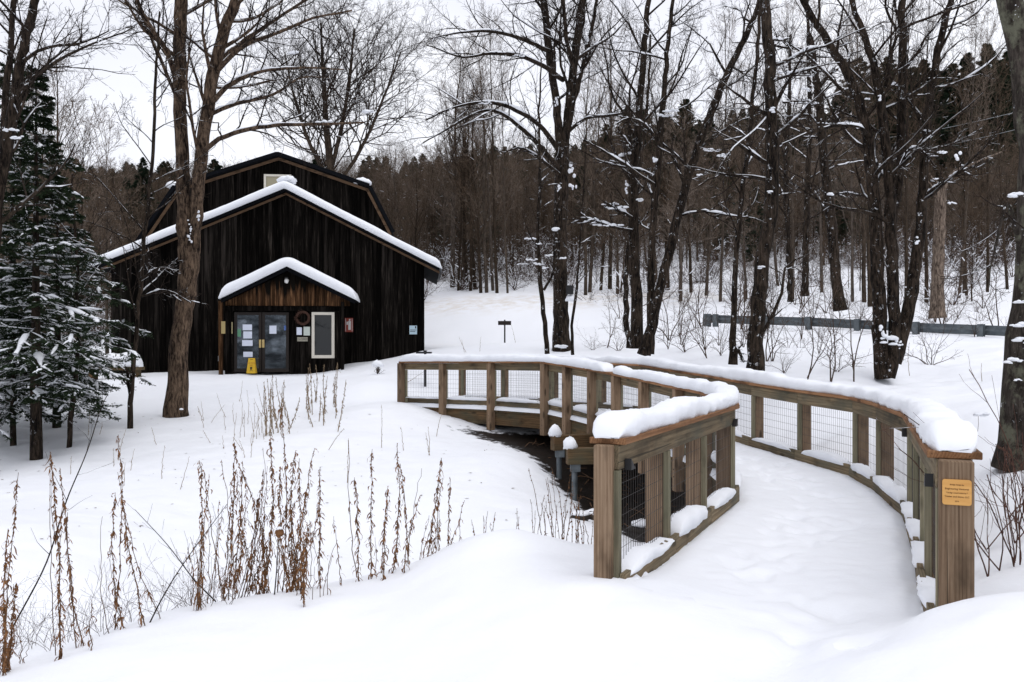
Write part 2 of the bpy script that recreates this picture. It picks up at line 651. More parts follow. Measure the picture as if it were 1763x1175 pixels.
for a in [(-4, 0, -1.9), (-8, 0, -2.2), (0, 0, -1.62), (4, 0, -1.35), (8, 0, -1.2), (0, -15, -1.6), (-15, -15, -2), (15, -15, -1),
          (-3, 2.5, -1.75), (-1.2, 3.2, -1.66), (0, 2.8, -1.54), (1, 3.2, -1.49), (2, 3.0, -1.38), (2.6, 3.2, -1.25),
          (-6, 3, -2.2), (-9, 6, -2.5), (-5, 5.5, -2.3), (-4, 7, -2.4), (-3, 7.4, -2.3), (-2, 7.6, -2.3), (-1, 8.0, -2.25), (0, 8.2, -2.2),
          (-3, 9.5, -2.55), (-1, 9.8, -2.5), (0.4, 9.6, -2.45), (1.3, 10.5, -2.65), (2.3, 12, -2.75), (3, 10.6, -2.6), (3.2, 8.6, -2.2), (2.4, 7.2, -1.9),
          (1.6, 6.0, -1.68), (2.9, 6.3, -1.68), (1.0, 6.55, -1.45), (0.5, 6.9, -1.95), (0.78, 7.5, -2.1), (0.1, 7.6, -2.2), (2.9, 14, -2.5), (2.0, 15.5, -2.3), (1.0, 17, -2.0), (-0.5, 18.6, -1.75), (-1.6, 19.6, -1.45),
          (-1.0, 21.4, -1.4), (0.4, 20.3, -1.65), (4.6, 11.5, -1.7), (4.6, 13.2, -1.5), (4.2, 9.5, -1.7), (3.0, 18, -1.55), (2, 19.6, -1.3),
          (-2.6, 20.6, -1.29), (-3.2, 21.6, -1.2), (-9, 9, -2.3), (-12, 12, -2.2), (-20, 15, -2.2), (-25, 30, -1.5), (-40, 20, -1.5),
          (1.2, 4.6, -1.465), (2.0, 4.5, -1.465), (1.5, 5.3, -1.55), (1.3, 3.9, -1.46), (1.9, 3.9, -1.45)]:
    cw(*a)
for a in [(150, 1150, 4.8), (260, 1102, 5.15), (340, 1078, 5.4), (405, 1034, 5.8), (500, 1050, 5.6), (640, 1022, 5.9), (725, 1000, 6.0), (820, 926, 6.3),
          (885, 908, 6.4), (950, 935, 6.2), (1010, 965, 5.9), (1035, 985, 5.3), (1022, 975, 5.8), (500, 1150, 4.6), (880, 1050, 4.8), (700, 1170, 4.2), (980, 1080, 4.4),
          (1350, 1110, 4.3), (1640, 1010, 4.0), (1590, 1030, 4.0), (1763, 1028, 4.0), (1850, 1040, 4.0), (1600, 1110, 3.6), (1763, 1120, 3.4), (1450, 1160, 3.7),
          (0, 905, 9.5), (0, 1000, 8.0), (100, 850, 12), (60, 790, 15.5), (120, 773, 16), (225, 735, 18), (300, 717, 19.7), (450, 652, 26), (250, 645, 28),
          (530, 648, 28), (600, 640, 27), (665, 640, 25), (560, 700, 21), (500, 800, 14.5), (500, 900, 11.5), (500, 980, 9.7), (700, 800, 14.5),
          (700, 900, 11.5), (850, 850, 13), (860, 900, 11.5), (1000, 905, 11.2), (900, 800, 15), (830, 752, 17.6), (945, 825, 15), (990, 872, 13.8),
          (740, 712, 18.8), (690, 688, 19.8), (640, 665, 22), (0, 690, 22), (0, 650, 30), (150, 645, 29),
          (1720, 900, 6.5), (1720, 1010, 4.8), (1720, 950, 5.6), (1720, 850, 7.5), (1740, 800, 8.7), (1900, 800, 8.7), (1450, 765, 12), (1350, 725, 15),
          (1400, 650, 17), (1500, 660, 17), (1600, 652, 18), (1700, 640, 17), (1300, 622, 20), (1150, 600, 24), (1690, 700, 11), (1560, 720, 13),
          (1230, 563, 33), (1320, 565, 32), (1392, 568, 31), (1476, 571, 29.8), (1577, 575, 28.5), (1689, 580, 27), (1830, 586, 25.3), (2000, 590, 24),
          (1400, 600, 26), (1600, 605, 24), (1250, 590, 28),
          (1230, 535, 42), (1400, 540, 38), (1600, 545, 36), (1763, 548, 34), (1400, 515, 46), (1600, 515, 44), (1763, 515, 42),
          (800, 603, 28), (730, 606, 29), (950, 606, 26), (870, 595, 40), (740, 590, 40), (800, 520, 52), (900, 524, 50), (820, 497, 58), (950, 485, 60), (1010, 505, 54), (1100, 520, 50),
          (755, 462, 68), (1100, 490, 60), (1300, 495, 56), (1500, 485, 58), (1763, 480, 56),
          (400, 560, 60), (100, 570, 60), (-300, 580, 60), (600, 540, 55), (2300, 500, 50)]:
    cp(*a)
for x in (-160, -80, -30, 10, 50, 100, 170):
    k = 1 + 0.25 * (x > 30) - 0.12 * (x < -20)
    for y, z in ((92, 11), (130, 20), (175, 31), (230, 40), (330, 44), (500, 44)):
        cw(x, y, z * k * (1 + 0.0 * x))
for x in (-300, 300):
    for y in (0, 60, 150, 300, 500):
        cw(x, y, {0: -2, 60: 4, 150: 24, 300: 40, 500: 44}[y])
CTRL = np.array(CTRL)
CC = 0.6


def _warp(x, y):
    # distances shrink far away so that the fit is even in the picture
    return x, y


def _phi(d2):
    return np.sqrt(d2 + CC * CC)


_d2 = ((CTRL[:, None, :2] - CTRL[None, :, :2]) ** 2).sum(2)
_A = _phi(_d2)
_A[np.diag_indices(len(CTRL))] += -0.03
_W = np.linalg.solve(_A, CTRL[:, 2] + 1.5)


def H(x, y):
    x = np.asarray(x, float)
    y = np.asarray(y, float)
    sh = x.shape
    X = x.ravel()
    Y = y.ravel()
    out = np.zeros(len(X))
    for s in range(0, len(X), 20000):
        d2 = (X[s:s + 20000, None] - CTRL[None, :, 0]) ** 2 + (Y[s:s + 20000, None] - CTRL[None, :, 1]) ** 2
        out[s:s + 20000] = _phi(d2) @ _W
    return (out - 1.5).reshape(sh)


def h1(x, y):
    return float(H(np.array([x]), np.array([y]))[0])


def ground_from_pixel(px, py, D0):
    """D near D0 at which the ray through the pixel meets the ground"""
    Ds = np.linspace(D0 * 0.75, D0 * 1.3, 120)
    X = (px - CX) * Ds / F
    Z = (HY - py) * Ds / F
    g = H(X, Ds)
    k = np.argmin(np.abs(g - Z) + 0.02 * np.abs(Ds - D0))
    return np.array([X[k], Ds[k], g[k]])


def axis(a, b, fine0, fine1, step, growth):
    xs = list(np.arange(fine0, fine1 + 1e-6, step))
    s = step
    x = fine0
    lo = []
    while x > a:
        s *= growth
        x -= s
        lo.append(x)
    s = step
    x = xs[-1]
    while x < b:
        s *= growth
        x += s
        xs.append(x)
    return np.array(lo[::-1] + xs)


gx = axis(-420, 420, -9, 9, 0.085, 1.035)
gy = axis(-40, 620, 2.6, 22, 0.085, 1.025)
GX, GY = np.meshgrid(gx, gy)
GZ = H(GX, GY)
near = np.clip(1.2 - GY / 60, 0.15, 1)
GZ = GZ + 0.10 * fbm(GX * 0.45, GY * 0.45, 3, 3) + 0.022 * fbm(GX * 2.6, GY * 2.6, 3, 9) * near + 0.016 * fbm(GX * 6, GY * 6, 2, 12) * near
GZ += 0.16 * fbm(GX * 0.9, GY * 0.9, 3, 14) * np.clip((GY - 12) / 4, 0, 1) * np.clip((60 - GY) / 20, 0, 1) * np.clip((GX - 4.6) / 2, 0, 1)
far = np.clip((GY - 45) / 40, 0, 1)
GZ += far * 1.2 * fbm(GX * 0.06, GY * 0.06, 3, 5)
# trodden path up to the bridge, footprints
pr = np.random.default_rng(3)
pathc = lambda y: 1.55 + (y - 4.5) * 0.28
tr = np.exp(-((GX - pathc(GY)) / 0.55) ** 2) * np.clip((5.4 - GY) / 1.0, 0, 1)
GZ += tr * (-0.02 + 0.035 * fbm(GX * 9, GY * 9, 2, 21))
for k in range(46):
    y = pr.uniform(2.6, 5.2)
    x = pathc(y) + pr.normal(0, 0.3)
    a = pr.normal(0.35, 0.5)
    dx, dy = GX - x, GY - y
    u = dx * math.cos(a) - dy * math.sin(a)
    v = dx * math.sin(a) + dy * math.cos(a)
    GZ -= 0.022 * np.exp(-((u / 0.07) ** 4 + (v / 0.15) ** 4))
# litter below the bridge is blackened to paint the shade under the deck: material mask is built from world position in the shader
M_GROUND = mat('snow_ground', (0.86, 0.875, 0.905), 0.55, 0.25)
t = NT(M_GROUND)
v = t.coord(rand=False)
big = t.noise(v, 0.35, 3)
snowc = t.mix(big, (0.82, 0.842, 0.885), (0.87, 0.88, 0.905))
att = t.n('ShaderNodeAttribute', attribute_name='soil_shade')
nz = t.noise(v, 3.5, 6, 0.7)
f = t.maprange(t.math('ADD', att.outputs['Fac'], t.math('MULTIPLY', t.math('SUBTRACT', nz, 0.5), 1.1)), 0.45, 0.60)
leaf = t.ramp(t.noise(v, 14, 5, 0.8), [(0.4, (0.004, 0.003, 0.002)), (0.62, (0.014, 0.008, 0.005)), (0.85, (0.08, 0.045, 0.026))])  # litter colour with the shade of the hollow painted in
c = t.mix(f, snowc, leaf)
att2 = t.n('ShaderNodeAttribute', attribute_name='brush')
nz2 = t.noise(v, 1.1, 7, 0.75)
f2 = t.maprange(t.math('ADD', att2.outputs['Fac'], t.math('MULTIPLY', t.math('SUBTRACT', nz2, 0.5), 1.3)), 0.45, 0.62)
c = t.mix(f2, c, t.ramp(t.noise(v, 4, 5, 0.8), [(0.3, (0.045, 0.032, 0.024)), (0.7, (0.13, 0.097, 0.075))]))
att3 = t.n('ShaderNodeAttribute', attribute_name='drive')
c = t.mix(t.math('MULTIPLY', att3.outputs['Fac'], t.maprange(t.noise(v, 1.4, 5, 0.7), 0.4, 0.75)), c, (0.62, 0.55, 0.46))
t.l(c, t.b.inputs['Base Color'])
t.bump(t.math('ADD', t.math('MULTIPLY', t.noise(v, 30, 5, 0.6), 0.22), t.noise(v, 5, 4)), 0.3, 0.03)
ny, nx = GX.shape
ii = np.arange(nx * ny).reshape(ny, nx)
gf = np.stack([ii[:-1, :-1], ii[:-1, 1:], ii[1:, 1:], ii[1:, :-1]], -1).reshape(-1, 4)

# bridge centre lines -------------------------------------------------------
LN = [np.array(p) for p in [(0.56, 5.25, -0.55), (1.07, 6.35, -0.556), (1.58, 7.45, -0.562), (2.10, 8.55, -0.567)]]
LB_edge = [(2.24, 9.7, -0.56), (2.30, 10.8, -0.554), (2.19, 12.0, -0.544), (1.91, 13.3, -0.49), (1.62, 14.4, -0.44), (1.33, 15.6, -0.395), (0.94, 16.4, -0.34), (0.55, 17.0, -0.29), (-0.52, 18.3, -0.31), (-1.60, 19.2, -0.33), (-2.62, 20.0, -0.345)]
RE = [(2.155, 4.5, -0.537), (2.51, 5.38, -0.555), (2.89, 6.25, -0.575), (3.24, 7.12, -0.60), (3.59, 8.0, -0.615), (3.89, 9.4, -0.60), (3.99, 10.3, -0.59), (3.80, 11.7, -0.577), (3.51, 12.9, -0.533), (3.21, 14.4, -0.47), (2.79, 15.6, -0.405), (2.45, 16.8, -0.345), (1.75, 17.9, -0.33), (0.83, 19.0, -0.325), (-0.26, 20.0, -0.335), (-1.28, 20.8, -0.345)]


def offset_line(pts, d):
    """move to the left of travel by d"""
    pts = np.asarray(pts, float)
    out = []
    for i in range(len(pts)):
        a = pts[max(i - 1, 0)]
        b = pts[min(i + 1, len(pts) - 1)]
        if 0 < i < len(pts) - 1:
            d1 = (pts[i] - pts[i - 1])[:2]
            d2 = (pts[i + 1] - pts[i])[:2]
            d1 = d1 / np.linalg.norm(d1)
            d2 = d2 / np.linalg.norm(d2)
            n1 = np.array([-d1[1], d1[0]])
            n2 = np.array([-d2[1], d2[0]])
            n = (n1 + n2)
            n /= np.linalg.norm(n)
            k = 1 / max(0.5, n @ n1)
        else:
            q = (b - a)[:2]
            q = q / np.linalg.norm(q)
            n = np.array([-q[1], q[0]])
            k = 1
        p = pts[i].copy()
        p[:2] += n * d * k
        out.append(p)
    return np.array(out)


LB = offset_line(LB_edge, -0.12)
LPATH = np.vstack([LN, LB])            # outward is to the left of travel (+)
RPATH = offset_line(RE, -0.12)         # outward is to the right (-)

# mask of bare litter and painted deck shade: distance to the bridge deck area
lc = LPATH
soil_shade = np.zeros(GX.shape)
sel = (GY > 6.3) & (GY < 19.5) & (GX > -2) & (GX < 5)
ctr = []
for k in range(60):
    u = k / 59
    a = resample(LPATH, np.zeros(len(LPATH)), 60)[0][k] if k == 0 else None
_la = resample(LPATH, np.zeros(len(LPATH)), 60)[0]
_ra = resample(RPATH, np.zeros(len(RPATH)), 60)[0]
_mid = (_la + _ra) / 2
dm = np.full(GX.shape, 9.0)
for p in _mid[10:]:
    dm = np.minimum(dm, np.hypot(GX - p[0], GY - p[1]))
GZ0 = GZ.copy()


def G0(x, y):
    x = np.asarray(x, float)
    y = np.asarray(y, float)
    i = np.clip(np.searchsorted(gx, x) - 1, 0, nx - 2)
    j = np.clip(np.searchsorted(gy, y) - 1, 0, ny - 2)
    u = (x - gx[i]) / (gx[i + 1] - gx[i])
    v_ = (y - gy[j]) / (gy[j + 1] - gy[j])
    return (GZ0[j, i] * (1 - u) + GZ0[j, i + 1] * u) * (1 - v_) + (GZ0[j + 1, i] * (1 - u) + GZ0[j + 1, i + 1] * u) * v_


# the ground dips below the deck inside the railings
_dd = (_mid[3] - _mid[0]) / np.linalg.norm((_mid[3] - _mid[0])[:2])
_al = (GX - _mid[0][0]) * _dd[0] + (GY - _mid[0][1]) * _dd[1]
_ac = np.abs((GX - _mid[0][0]) * _dd[1] - (GY - _mid[0][1]) * _dd[0])
_cv = np.clip((_al + 0.05) / 0.5, 0, 1) * np.clip((0.80 - _ac) / 0.12, 0, 1) * (_al < 6)
GZ = np.where(_cv > 0, np.minimum(GZ, GZ * (1 - _cv) + np.minimum(GZ, -1.66) * _cv), GZ)
gv = np.stack([GX, GY, GZ], -1).reshape(-1, 3)
soil_shade = np.clip(2.1 - dm / 1.0, 0, 1) * np.clip((GY - 6.6) / 0.8, 0, 1) * np.clip((19.0 - GY) / 1.5, 0, 1)
soil_shade = soil_shade * (GX < np.interp(GY, RPATH[:, 1], RPATH[:, 0]) + 0.05)
me = mesh_from('snow_ground', [(gv, gf, 0, True)], [M_GROUND])
for nm, arr in (('soil_shade', soil_shade),
                ('brush', np.clip((GZ - 6.5 - 0.02 * np.abs(GX)) / 5.0, 0, 1) * 1.0 * (GY > 45)),
                ('drive', np.exp(-((GZ - 2.6 - 0.03 * GX) / 0.7) ** 2) * np.clip((GY - 44) / 6, 0, 1) * (GX < 12))):
    at = me.attributes.new(nm, 'FLOAT', 'POINT')
    at.data.foreach_set('value', arr.ravel().astype(np.float32))
ground = bpy.data.objects.new('ground', me)
COL.objects.link(ground)
tag(ground, 'deep fresh snow over banks, a hollow and rising slopes', kind='structure')


# ------------------------------------------------------------------ snow ribbons
def snow_sweep(pts, half_w, h, seed=0, m=None, k=9, base_lift=0.0, over=0.02, end_taper=0.12, lump=0.2, hvar=0.4):
    """rounded snow lying along a line; returns chunk"""
    pts = np.asarray(pts, float)
    L = np.linalg.norm(np.diff(pts, axis=0), axis=1).sum()
    if m is None:
        m = max(6, int(L / 0.035))
    s = np.concatenate([[0], np.cumsum(np.linalg.norm(np.diff(pts, axis=0), axis=1))])
    x = np.linspace(0, s[-1], m)
    et = min(end_taper * 1.9, s[-1] * 0.3)
    q = et * (1 - np.cos(np.linspace(0, np.pi / 2, 8)))
    x = np.unique(np.concatenate([q, x[(x > et) & (x < s[-1] - et)], s[-1] - q]))
    m = len(x)
    C = np.stack([np.interp(x, s, pts[:, i]) for i in range(3)], -1)
    acc = np.zeros_like(C)
    for dq in (-0.16, -0.08, 0, 0.08, 0.16):
        lim = np.minimum(np.minimum(x, s[-1] - x), 0.16) / 0.16
        acc += np.stack([np.interp(x + dq * lim, s, pts[:, i]) for i in range(3)], -1)
    C = acc / 5
    T = np.gradient(C, axis=0)
    T /= np.linalg.norm(T, axis=1, keepdims=True) + 1e-9
    S = np.cross(T, [0, 0, 1.0])
    S /= np.linalg.norm(S, axis=1, keepdims=True)
    a = np.linspace(0, np.pi, k)
    cs = np.sign(np.cos(a)) * np.abs(np.cos(a)) ** 0.55
    sn = np.abs(np.sin(a)) ** 0.7
    d_end = np.minimum(x, s[-1] - x)
    tp = np.clip(1 - (1 - np.clip(d_end / et, 0, 1)) ** 2.4, 0.0, 1) ** 0.6
    tpw = 0.62 + 0.38 * tp
    hh = h * (1 + hvar * fbm(x * 1.3 + seed * 7.3, x * 0 + seed, 3, seed)) * (0.03 + 0.97 * tp)
    rows = []
    for j in range(k):
        wv = (half_w + over * sn[j]) * (1 + lump * fbm(x * 5 + seed, x * 0 + j * 0.7, 2, seed + 5))
        off = cs[j] * wv * tpw
        zz = sn[j] * hh + base_lift + 0.02 * fbm(x * 6, x * 0 + j * 0.5 + seed * 3, 2, seed + 9) + 0.012 * sn[j] * fbm(x * 24, x * 0 + j * 1.7 + seed, 2, seed + 19)
        off = off + 0.010 * fbm(x * 19, x * 0 + j * 2.3 + seed, 2, seed + 23)
        if j in (0, k - 1):
            zz = np.full(m, base_lift) - 0.012 * np.clip(fbm(x * 4, x * 0 + j, 2, seed + 11) + 0.2, 0, 1)
        rows.append(C + S * off[:, None] + np.array([0, 0, 1.0]) * zz[:, None])
    V = np.stack(rows, 1)
    idx = np.arange(m * k).reshape(m, k)
    F4 = np.stack([idx[:-1, :-1], idx[1:, :-1], idx[1:, 1:], idx[:-1, 1:]], -1).reshape(-1, 4)
    fl = np.stack([idx[:-1, -1], idx[1:, -1], idx[1:, 0], idx[:-1, 0]], -1)
    capf = [idx[0], idx[-1][::-1]]
    V2 = V.reshape(-1, 3)
    F4 = np.vstack([F4, fl])
    ch = [(V2, F4, 0, True)]
    for cf in capf:
        cen = V2[cf].mean(0)
        vv = np.vstack([V2[cf], cen])
        n = len(cf)
        ch.append((vv, np.array([[i, i + 1, n] for i in range(n - 1)] + [[n - 1, 0, n]]), 0, True))
    return ch


def blob(c, rx, ry, rz, seed=0, nu=10, nv=7, flat=-0.3):
    """irregular snow lump"""
    u = np.linspace(0, 2 * np.pi, nu, endpoint=False)
    v = np.linspace(-np.pi / 2, np.pi / 2, nv)
    U, Vv = np.meshgrid(u, v)
    r = 1 + 0.42 * fbm(np.cos(U) * 1.7 + seed * 3.1, np.sin(U) * 1.7 + Vv * 1.5, 3, seed)
    X = c[0] + rx * r * np.cos(Vv) * np.cos(U)
    Y = c[1] + ry * r * np.cos(Vv) * np.sin(U)
    Z = c[2] + rz * r * np.maximum(np.sin(Vv), flat)
    idx = np.arange(nu * nv).reshape(nv, nu)
    F4 = np.stack([idx[:-1], np.roll(idx[:-1], -1, 1), np.roll(idx[1:], -1, 1), idx[1:]], -1).reshape(-1, 4)
    return (np.stack([X, Y, Z], -1).reshape(-1, 3), F4, 0, True)


# ------------------------------------------------------------------ footbridge
bridge = empty('footbridge', (2.0, 10.0, -1.5))
tag(bridge, 'curving wooden footbridge with snow capped railings and wire mesh sides', 'footbridge')
_bn = 0


def path_boards(name, pts, o0, o1, h0, h1, m, sgn, segs=None, bev=0.004, zalt=0.0, skip=(), top_raise=0.0):
    A = offset_line(pts, o0 * sgn)
    B = offset_line(pts, o1 * sgn)
    objs = []
    if segs is None:
        segs = [(i, i + 1) for i in range(len(pts) - 1)]
    for q, (i, j) in enumerate(segs):
        if i in skip:
            continue
        dz = zalt * (q % 2)
        g = 0.0015
        tdir = (pts[j] - pts[i]) / np.linalg.norm(pts[j] - pts[i]) * g
        a0, a1, b0, b1 = A[i] + tdir, A[j] - tdir, B[i] + tdir, B[j] - tdir
        z = np.array([0, 0, 1.0])
        c8 = [a0 + z * h0, a1 + z * h0, b1 + z * h0, b0 + z * h0, a0 + z * (h1 + dz), a1 + z * (h1 + dz), b1 + z * (h1 + dz), b0 + z * (h1 + dz)]
        objs.append(board(name, c8, pts[j] - pts[i], m, bridge, bev))
    return objs


def post(p, dirv, h0, h1, m, sgn, o=0.018, w=0.13):
    d = np.array([dirv[0], dirv[1], 0])
    d /= np.linalg.norm(d)
    n = np.array([-d[1], d[0], 0]) * sgn
    c = np.array(p, float) + n * o
    hw = w / 2
    c8 = []
    for z in (h0, h1):
        for sx, sy in ((-1, -1), (1, -1), (1, 1), (-1, 1)):
            q = c + d * hw * sx + n * hw * sy
            c8.append([q[0], q[1], p[2] + z])
    return board('post', c8, (0, 0, 1), m, bridge, 0.006)


def nailer(p, dirv, sgn, h0, h1, o0=-0.088, o1=-0.049, w=0.065, along=0.0):
    d = np.array([dirv[0], dirv[1], 0])
    d /= np.linalg.norm(d)
    n = np.array([-d[1], d[0], 0]) * sgn
    c8 = []
    for z in (h0, h1):
        for sx, oo in ((-1, o0), (1, o0), (1, o1), (-1, o1)):
            q = np.array(p) + d * (w / 2 * sx + along) + n * oo
            c8.append([q[0], q[1], p[2] + z])
    return board('nailer', c8, (0, 0, 1), M_PALE, bridge, 0.003)


def wire_panel(a, b, sgn, o=-0.046, h0=-0.815, h1=-0.2, horiz=0.1, vert=0.05, r=0.0016):
    d = b - a
    L = np.linalg.norm(d[:2])
    n = np.array([-d[1], d[0], 0]) / L * sgn
    A = a + n * o
    B = b + n * o
    k = int(L / vert)
    t = (np.arange(k) + 0.5) / k
    base = A[None] * (1 - t[:, None]) + B[None] * t[:, None]
    pv = np.stack([base + [0, 0, h0], base + [0, 0, h1]], 1)
    V1, F1 = tubes(pv, np.full(pv.shape[:2], r), 4)
    hz = np.arange(h0 + 0.02, h1, horiz)
    ph = np.stack([A[None] + np.stack([0 * hz, 0 * hz, hz], -1), B[None] + np.stack([0 * hz, 0 * hz, hz], -1)], 1)
    V2, F2 = tubes(ph, np.full(ph.shape[:2], r), 4)
    return add('wire_mesh', [(V1, F1, 0, False), (V2, F2, 0, False)], M_WIRE, bridge)


def side(pts, sgn, near_idx, last, bottoms, cap_joints):
    n = len(pts)
    path_boards('cap_board', pts, -0.13, 0.10 if sgn > 0 else 0.125, -0.038, 0.0, M_CAP, sgn, segs=cap_joints, zalt=0.0)
    path_boards('top_rail', pts, -0.088, -0.050, -0.19, -0.042, M_RAIL, sgn, segs=cap_joints)
    path_boards('toe_board', pts, -0.128, -0.090, -0.945, -0.81, M_RAIL, sgn)
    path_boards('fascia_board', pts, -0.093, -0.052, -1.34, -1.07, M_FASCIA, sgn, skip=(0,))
    for i in range(n):
        dv = pts[min(i + 1, n - 1)] - pts[max(i - 1, 0)]
        if i == 0:
            dv = pts[1] - pts[0]
        if i == 0:
            post(pts[i], dv, bottoms[i], -0.040, M_POST, sgn, o=-0.002 if sgn > 0 else 0.0, w=0.112 if sgn > 0 else 0.16)
        else:
            post(pts[i], dv, bottoms[i], -0.040, M_POST, sgn)
        al = 0.05 if i == 0 else (-0.05 if i == n - 1 else 0.0)
        nailer(pts[i], dv, sgn, -0.95, -0.193, along=al - 0.03)
    for i in range(n - 1):
        wire_panel(pts[i], pts[i + 1], sgn)


LC = [(0, 3), (3, 4), (4, 5), (5, 6), (6, 7), (7, 8), (8, 9), (9, 10), (10, 11), (11, 12), (12, 14)]
side(LPATH, 1, 3, None, [-1.15, -1.3, -1.45, -1.45] + [-1.45] * 10 + [-1.2], LC)
RC = [(0, 4), (4, 5), (5, 6), (6, 7), (7, 8), (8, 9), (9, 10), (10, 11), (11, 12), (12, 15)]
side(RPATH, -1, 4, None, [-1.1, -1.3, -1.4, -1.45, -1.45] + [-1.45] * 10 + [-1.2], RC)

# deck boards under the snow: one sheet of planks across the path
K = 110


def station(pts, m):
    s = np.concatenate([[0], np.cumsum(np.linalg.norm(np.diff(pts, axis=0), axis=1))])
    x = np.linspace(0, s[-1], m)
    return np.stack([np.interp(x, s, pts[:, i]) for i in range(3)], -1)


def station_matched(L, Rr, pairs, m):
    """piecewise matched stations along both sides"""
    outL, outR = [], []
    tot = sum(np.linalg.norm(L[b[0]] - L[a[0]]) for a, b in zip(pairs[:-1], pairs[1:]))
    for a, b in zip(pairs[:-1], pairs[1:]):
        k = max(2, int(m * np.linalg.norm(L[b[0]] - L[a[0]]) / tot))
        l = station(L[a[0]:b[0] + 1], k + 1)
        r = station(Rr[a[1]:b[1] + 1], k + 1)
        outL.append(l[:-1])
        outR.append(r[:-1])
    outL.append(L[-1:])
    outR.append(Rr[-1:])
    return np.vstack(outL), np.vstack(outR)


PAIRS = [(0, 0), (3, 4), (6, 7), (8, 9), (9, 11), (11, 12), (14, 15)]
dl, dr = station_matched(offset_line(LPATH, -0.03), offset_line(RPATH, 0.03), PAIRS, K)
ch = []
for i in range(3, len(dl) - 1):
    a0, a1, b0, b1 = dl[i], dl[i + 1], dr[i], dr[i + 1]
    g = 0.03
    a1_ = a0 + (a1 - a0) * (1 - g)
    b1_ = b0 + (b1 - b0) * (1 - g)
    z0, z1 = np.array([0, 0, -1.068]), np.array([0, 0, -1.032])
    ch.append((np.array([a0 + z0, b0 + z0, b1_ + z0, a1_ + z0, a0 + z1, b0 + z1, b1_ + z1, a1_ + z1]), BOXF, 0, False))
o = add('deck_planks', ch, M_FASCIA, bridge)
o['kind'] = 'stuff'

# snow on the deck
dl, dr = station_matched(offset_line(LPATH, -0.02), offset_line(RPATH, 0.02), PAIRS, 420)
_dv = (dl[0] - dl[4]) / np.linalg.norm(dl[0] - dl[4])
_dw = (dr[0] - dr[4]) / np.linalg.norm(dr[0] - dr[4])
EXT = 16
_st = np.linspace(0.7, 0.04, EXT)[:, None]
dl = np.vstack([dl[0] + _dv * _st * [1, 1, 0] + np.array([-_dv[1], _dv[0], 0]) * 0.0 * _st, dl])
dr = np.vstack([dr[0] + _dw * _st * [1, 1, 0], dr])
ext = 6
dirn = (dl[0] - dl[1]) / np.linalg.norm(dl[0] - dl[1])
NW = 56
w = np.linspace(0, 1, NW)
C = dl[:, None] * (1 - w[None, :, None]) + dr[:, None] * w[None, :, None]
Z = C[..., 2] - 0.945
e = np.minimum(w, 1 - w)[None, :]
Z += -0.015 * np.exp(-(e / 0.05)) + 0.02 * np.exp(-((e - 0.12) / 0.06) ** 2) - 0.03 * np.exp(-((w[None] - 0.5) / 0.25) ** 2)
Z += 0.014 * fbm(C[..., 0] * 2.4, C[..., 1] * 2.4, 2, 31) + 0.013 * fbm(C[..., 0] * 9, C[..., 1] * 9, 2, 33) * np.exp(-((w[None] - 0.5) / 0.3) ** 2) + 0.009 * fbm(C[..., 0] * 17, C[..., 1] * 17, 2, 35)
ps = np.random.default_rng(5)
for k in range(190):
    i = ps.integers(0, len(dl))
    q = C[i, int(np.clip(ps.normal(NW / 2, 7), 9, NW - 10))]
    a = ps.normal(0.3, 0.5)
    dx, dy = C[..., 0] - q[0], C[..., 1] - q[1]
    u = dx * math.cos(a) - dy * math.sin(a)
    vv = dx * math.sin(a) + dy * math.cos(a)
    Z -= 0.026 * np.exp(-((u / 0.06) ** 4 + (vv / 0.14) ** 4))
Z[:, 0] = dl[:, 2] - 1.03
Z[:, -1] = dr[:, 2] - 1.03
_g = G0(C[..., 0], C[..., 1])
_r = np.arange(len(dl))[:, None]
_k = np.clip((_r - 4) / 44.0, 0, 1)
_k = _k * _k * (3 - 2 * _k)
_lift = 0.005 * np.clip(_r / 6.0, 0, 1) - 0.012 * np.clip(1 - _r / 4.0, 0, 1)
_ke = np.clip(e / 0.10, 0, 1)
_edge = np.where(_r < EXT, -0.03 * (1 - _ke), 0)
Z = np.where(_r < 50, (_g + _lift + _edge) * (1 - _k) + Z * _k, Z)
V = np.stack([C[..., 0], C[..., 1], Z], -1).reshape(-1, 3)
idx = np.arange(V.shape[0]).reshape(len(dl), NW)
F4 = np.stack([idx[:-1, :-1], idx[:-1, 1:], idx[1:, 1:], idx[1:, :-1]], -1).reshape(-1, 4)
o = add('deck_snow', [(V, F4, 0, True)], M_SNOW, bridge)
o['kind'] = 'stuff'

# snow on the cap boards
z = np.array([0, 0, 0.0])
o = add('cap_snow', snow_sweep(offset_line(LPATH[:5], -0.012), 0.106, 0.13, seed=2, over=0.035, k=11, hvar=0.4), M_SNOW, bridge)
lb2 = LPATH[4:]
o2 = add('cap_snow', snow_sweep(np.vstack([LPATH[3] * 0.3 + LPATH[4] * 0.7, LPATH[4:9]]), 0.10, 0.125, seed=4, over=0.025), M_SNOW, bridge)
o3 = add('cap_snow', snow_sweep(np.vstack([LPATH[8] * 0.7 + LPATH[9] * 0.3, LPATH[9:]]), 0.108, 0.155, seed=5, over=0.03), M_SNOW, bridge)
rp = RPATH.copy()
o4 = add('cap_snow', snow_sweep(rp[:5], 0.116, 0.135, seed=6, over=0.03, k=11, end_taper=0.16), M_SNOW, bridge)
o5 = add('cap_snow', snow_sweep(np.vstack([rp[3] * 0.4 + rp[4] * 0.6, rp[4:]]), 0.112, 0.15, seed=8, over=0.03), M_SNOW, bridge)
for q in (o, o4):
    q.name = 'cap_snow'

# lumps of snow lying on the toe boards
tr_ = np.random.default_rng(12)


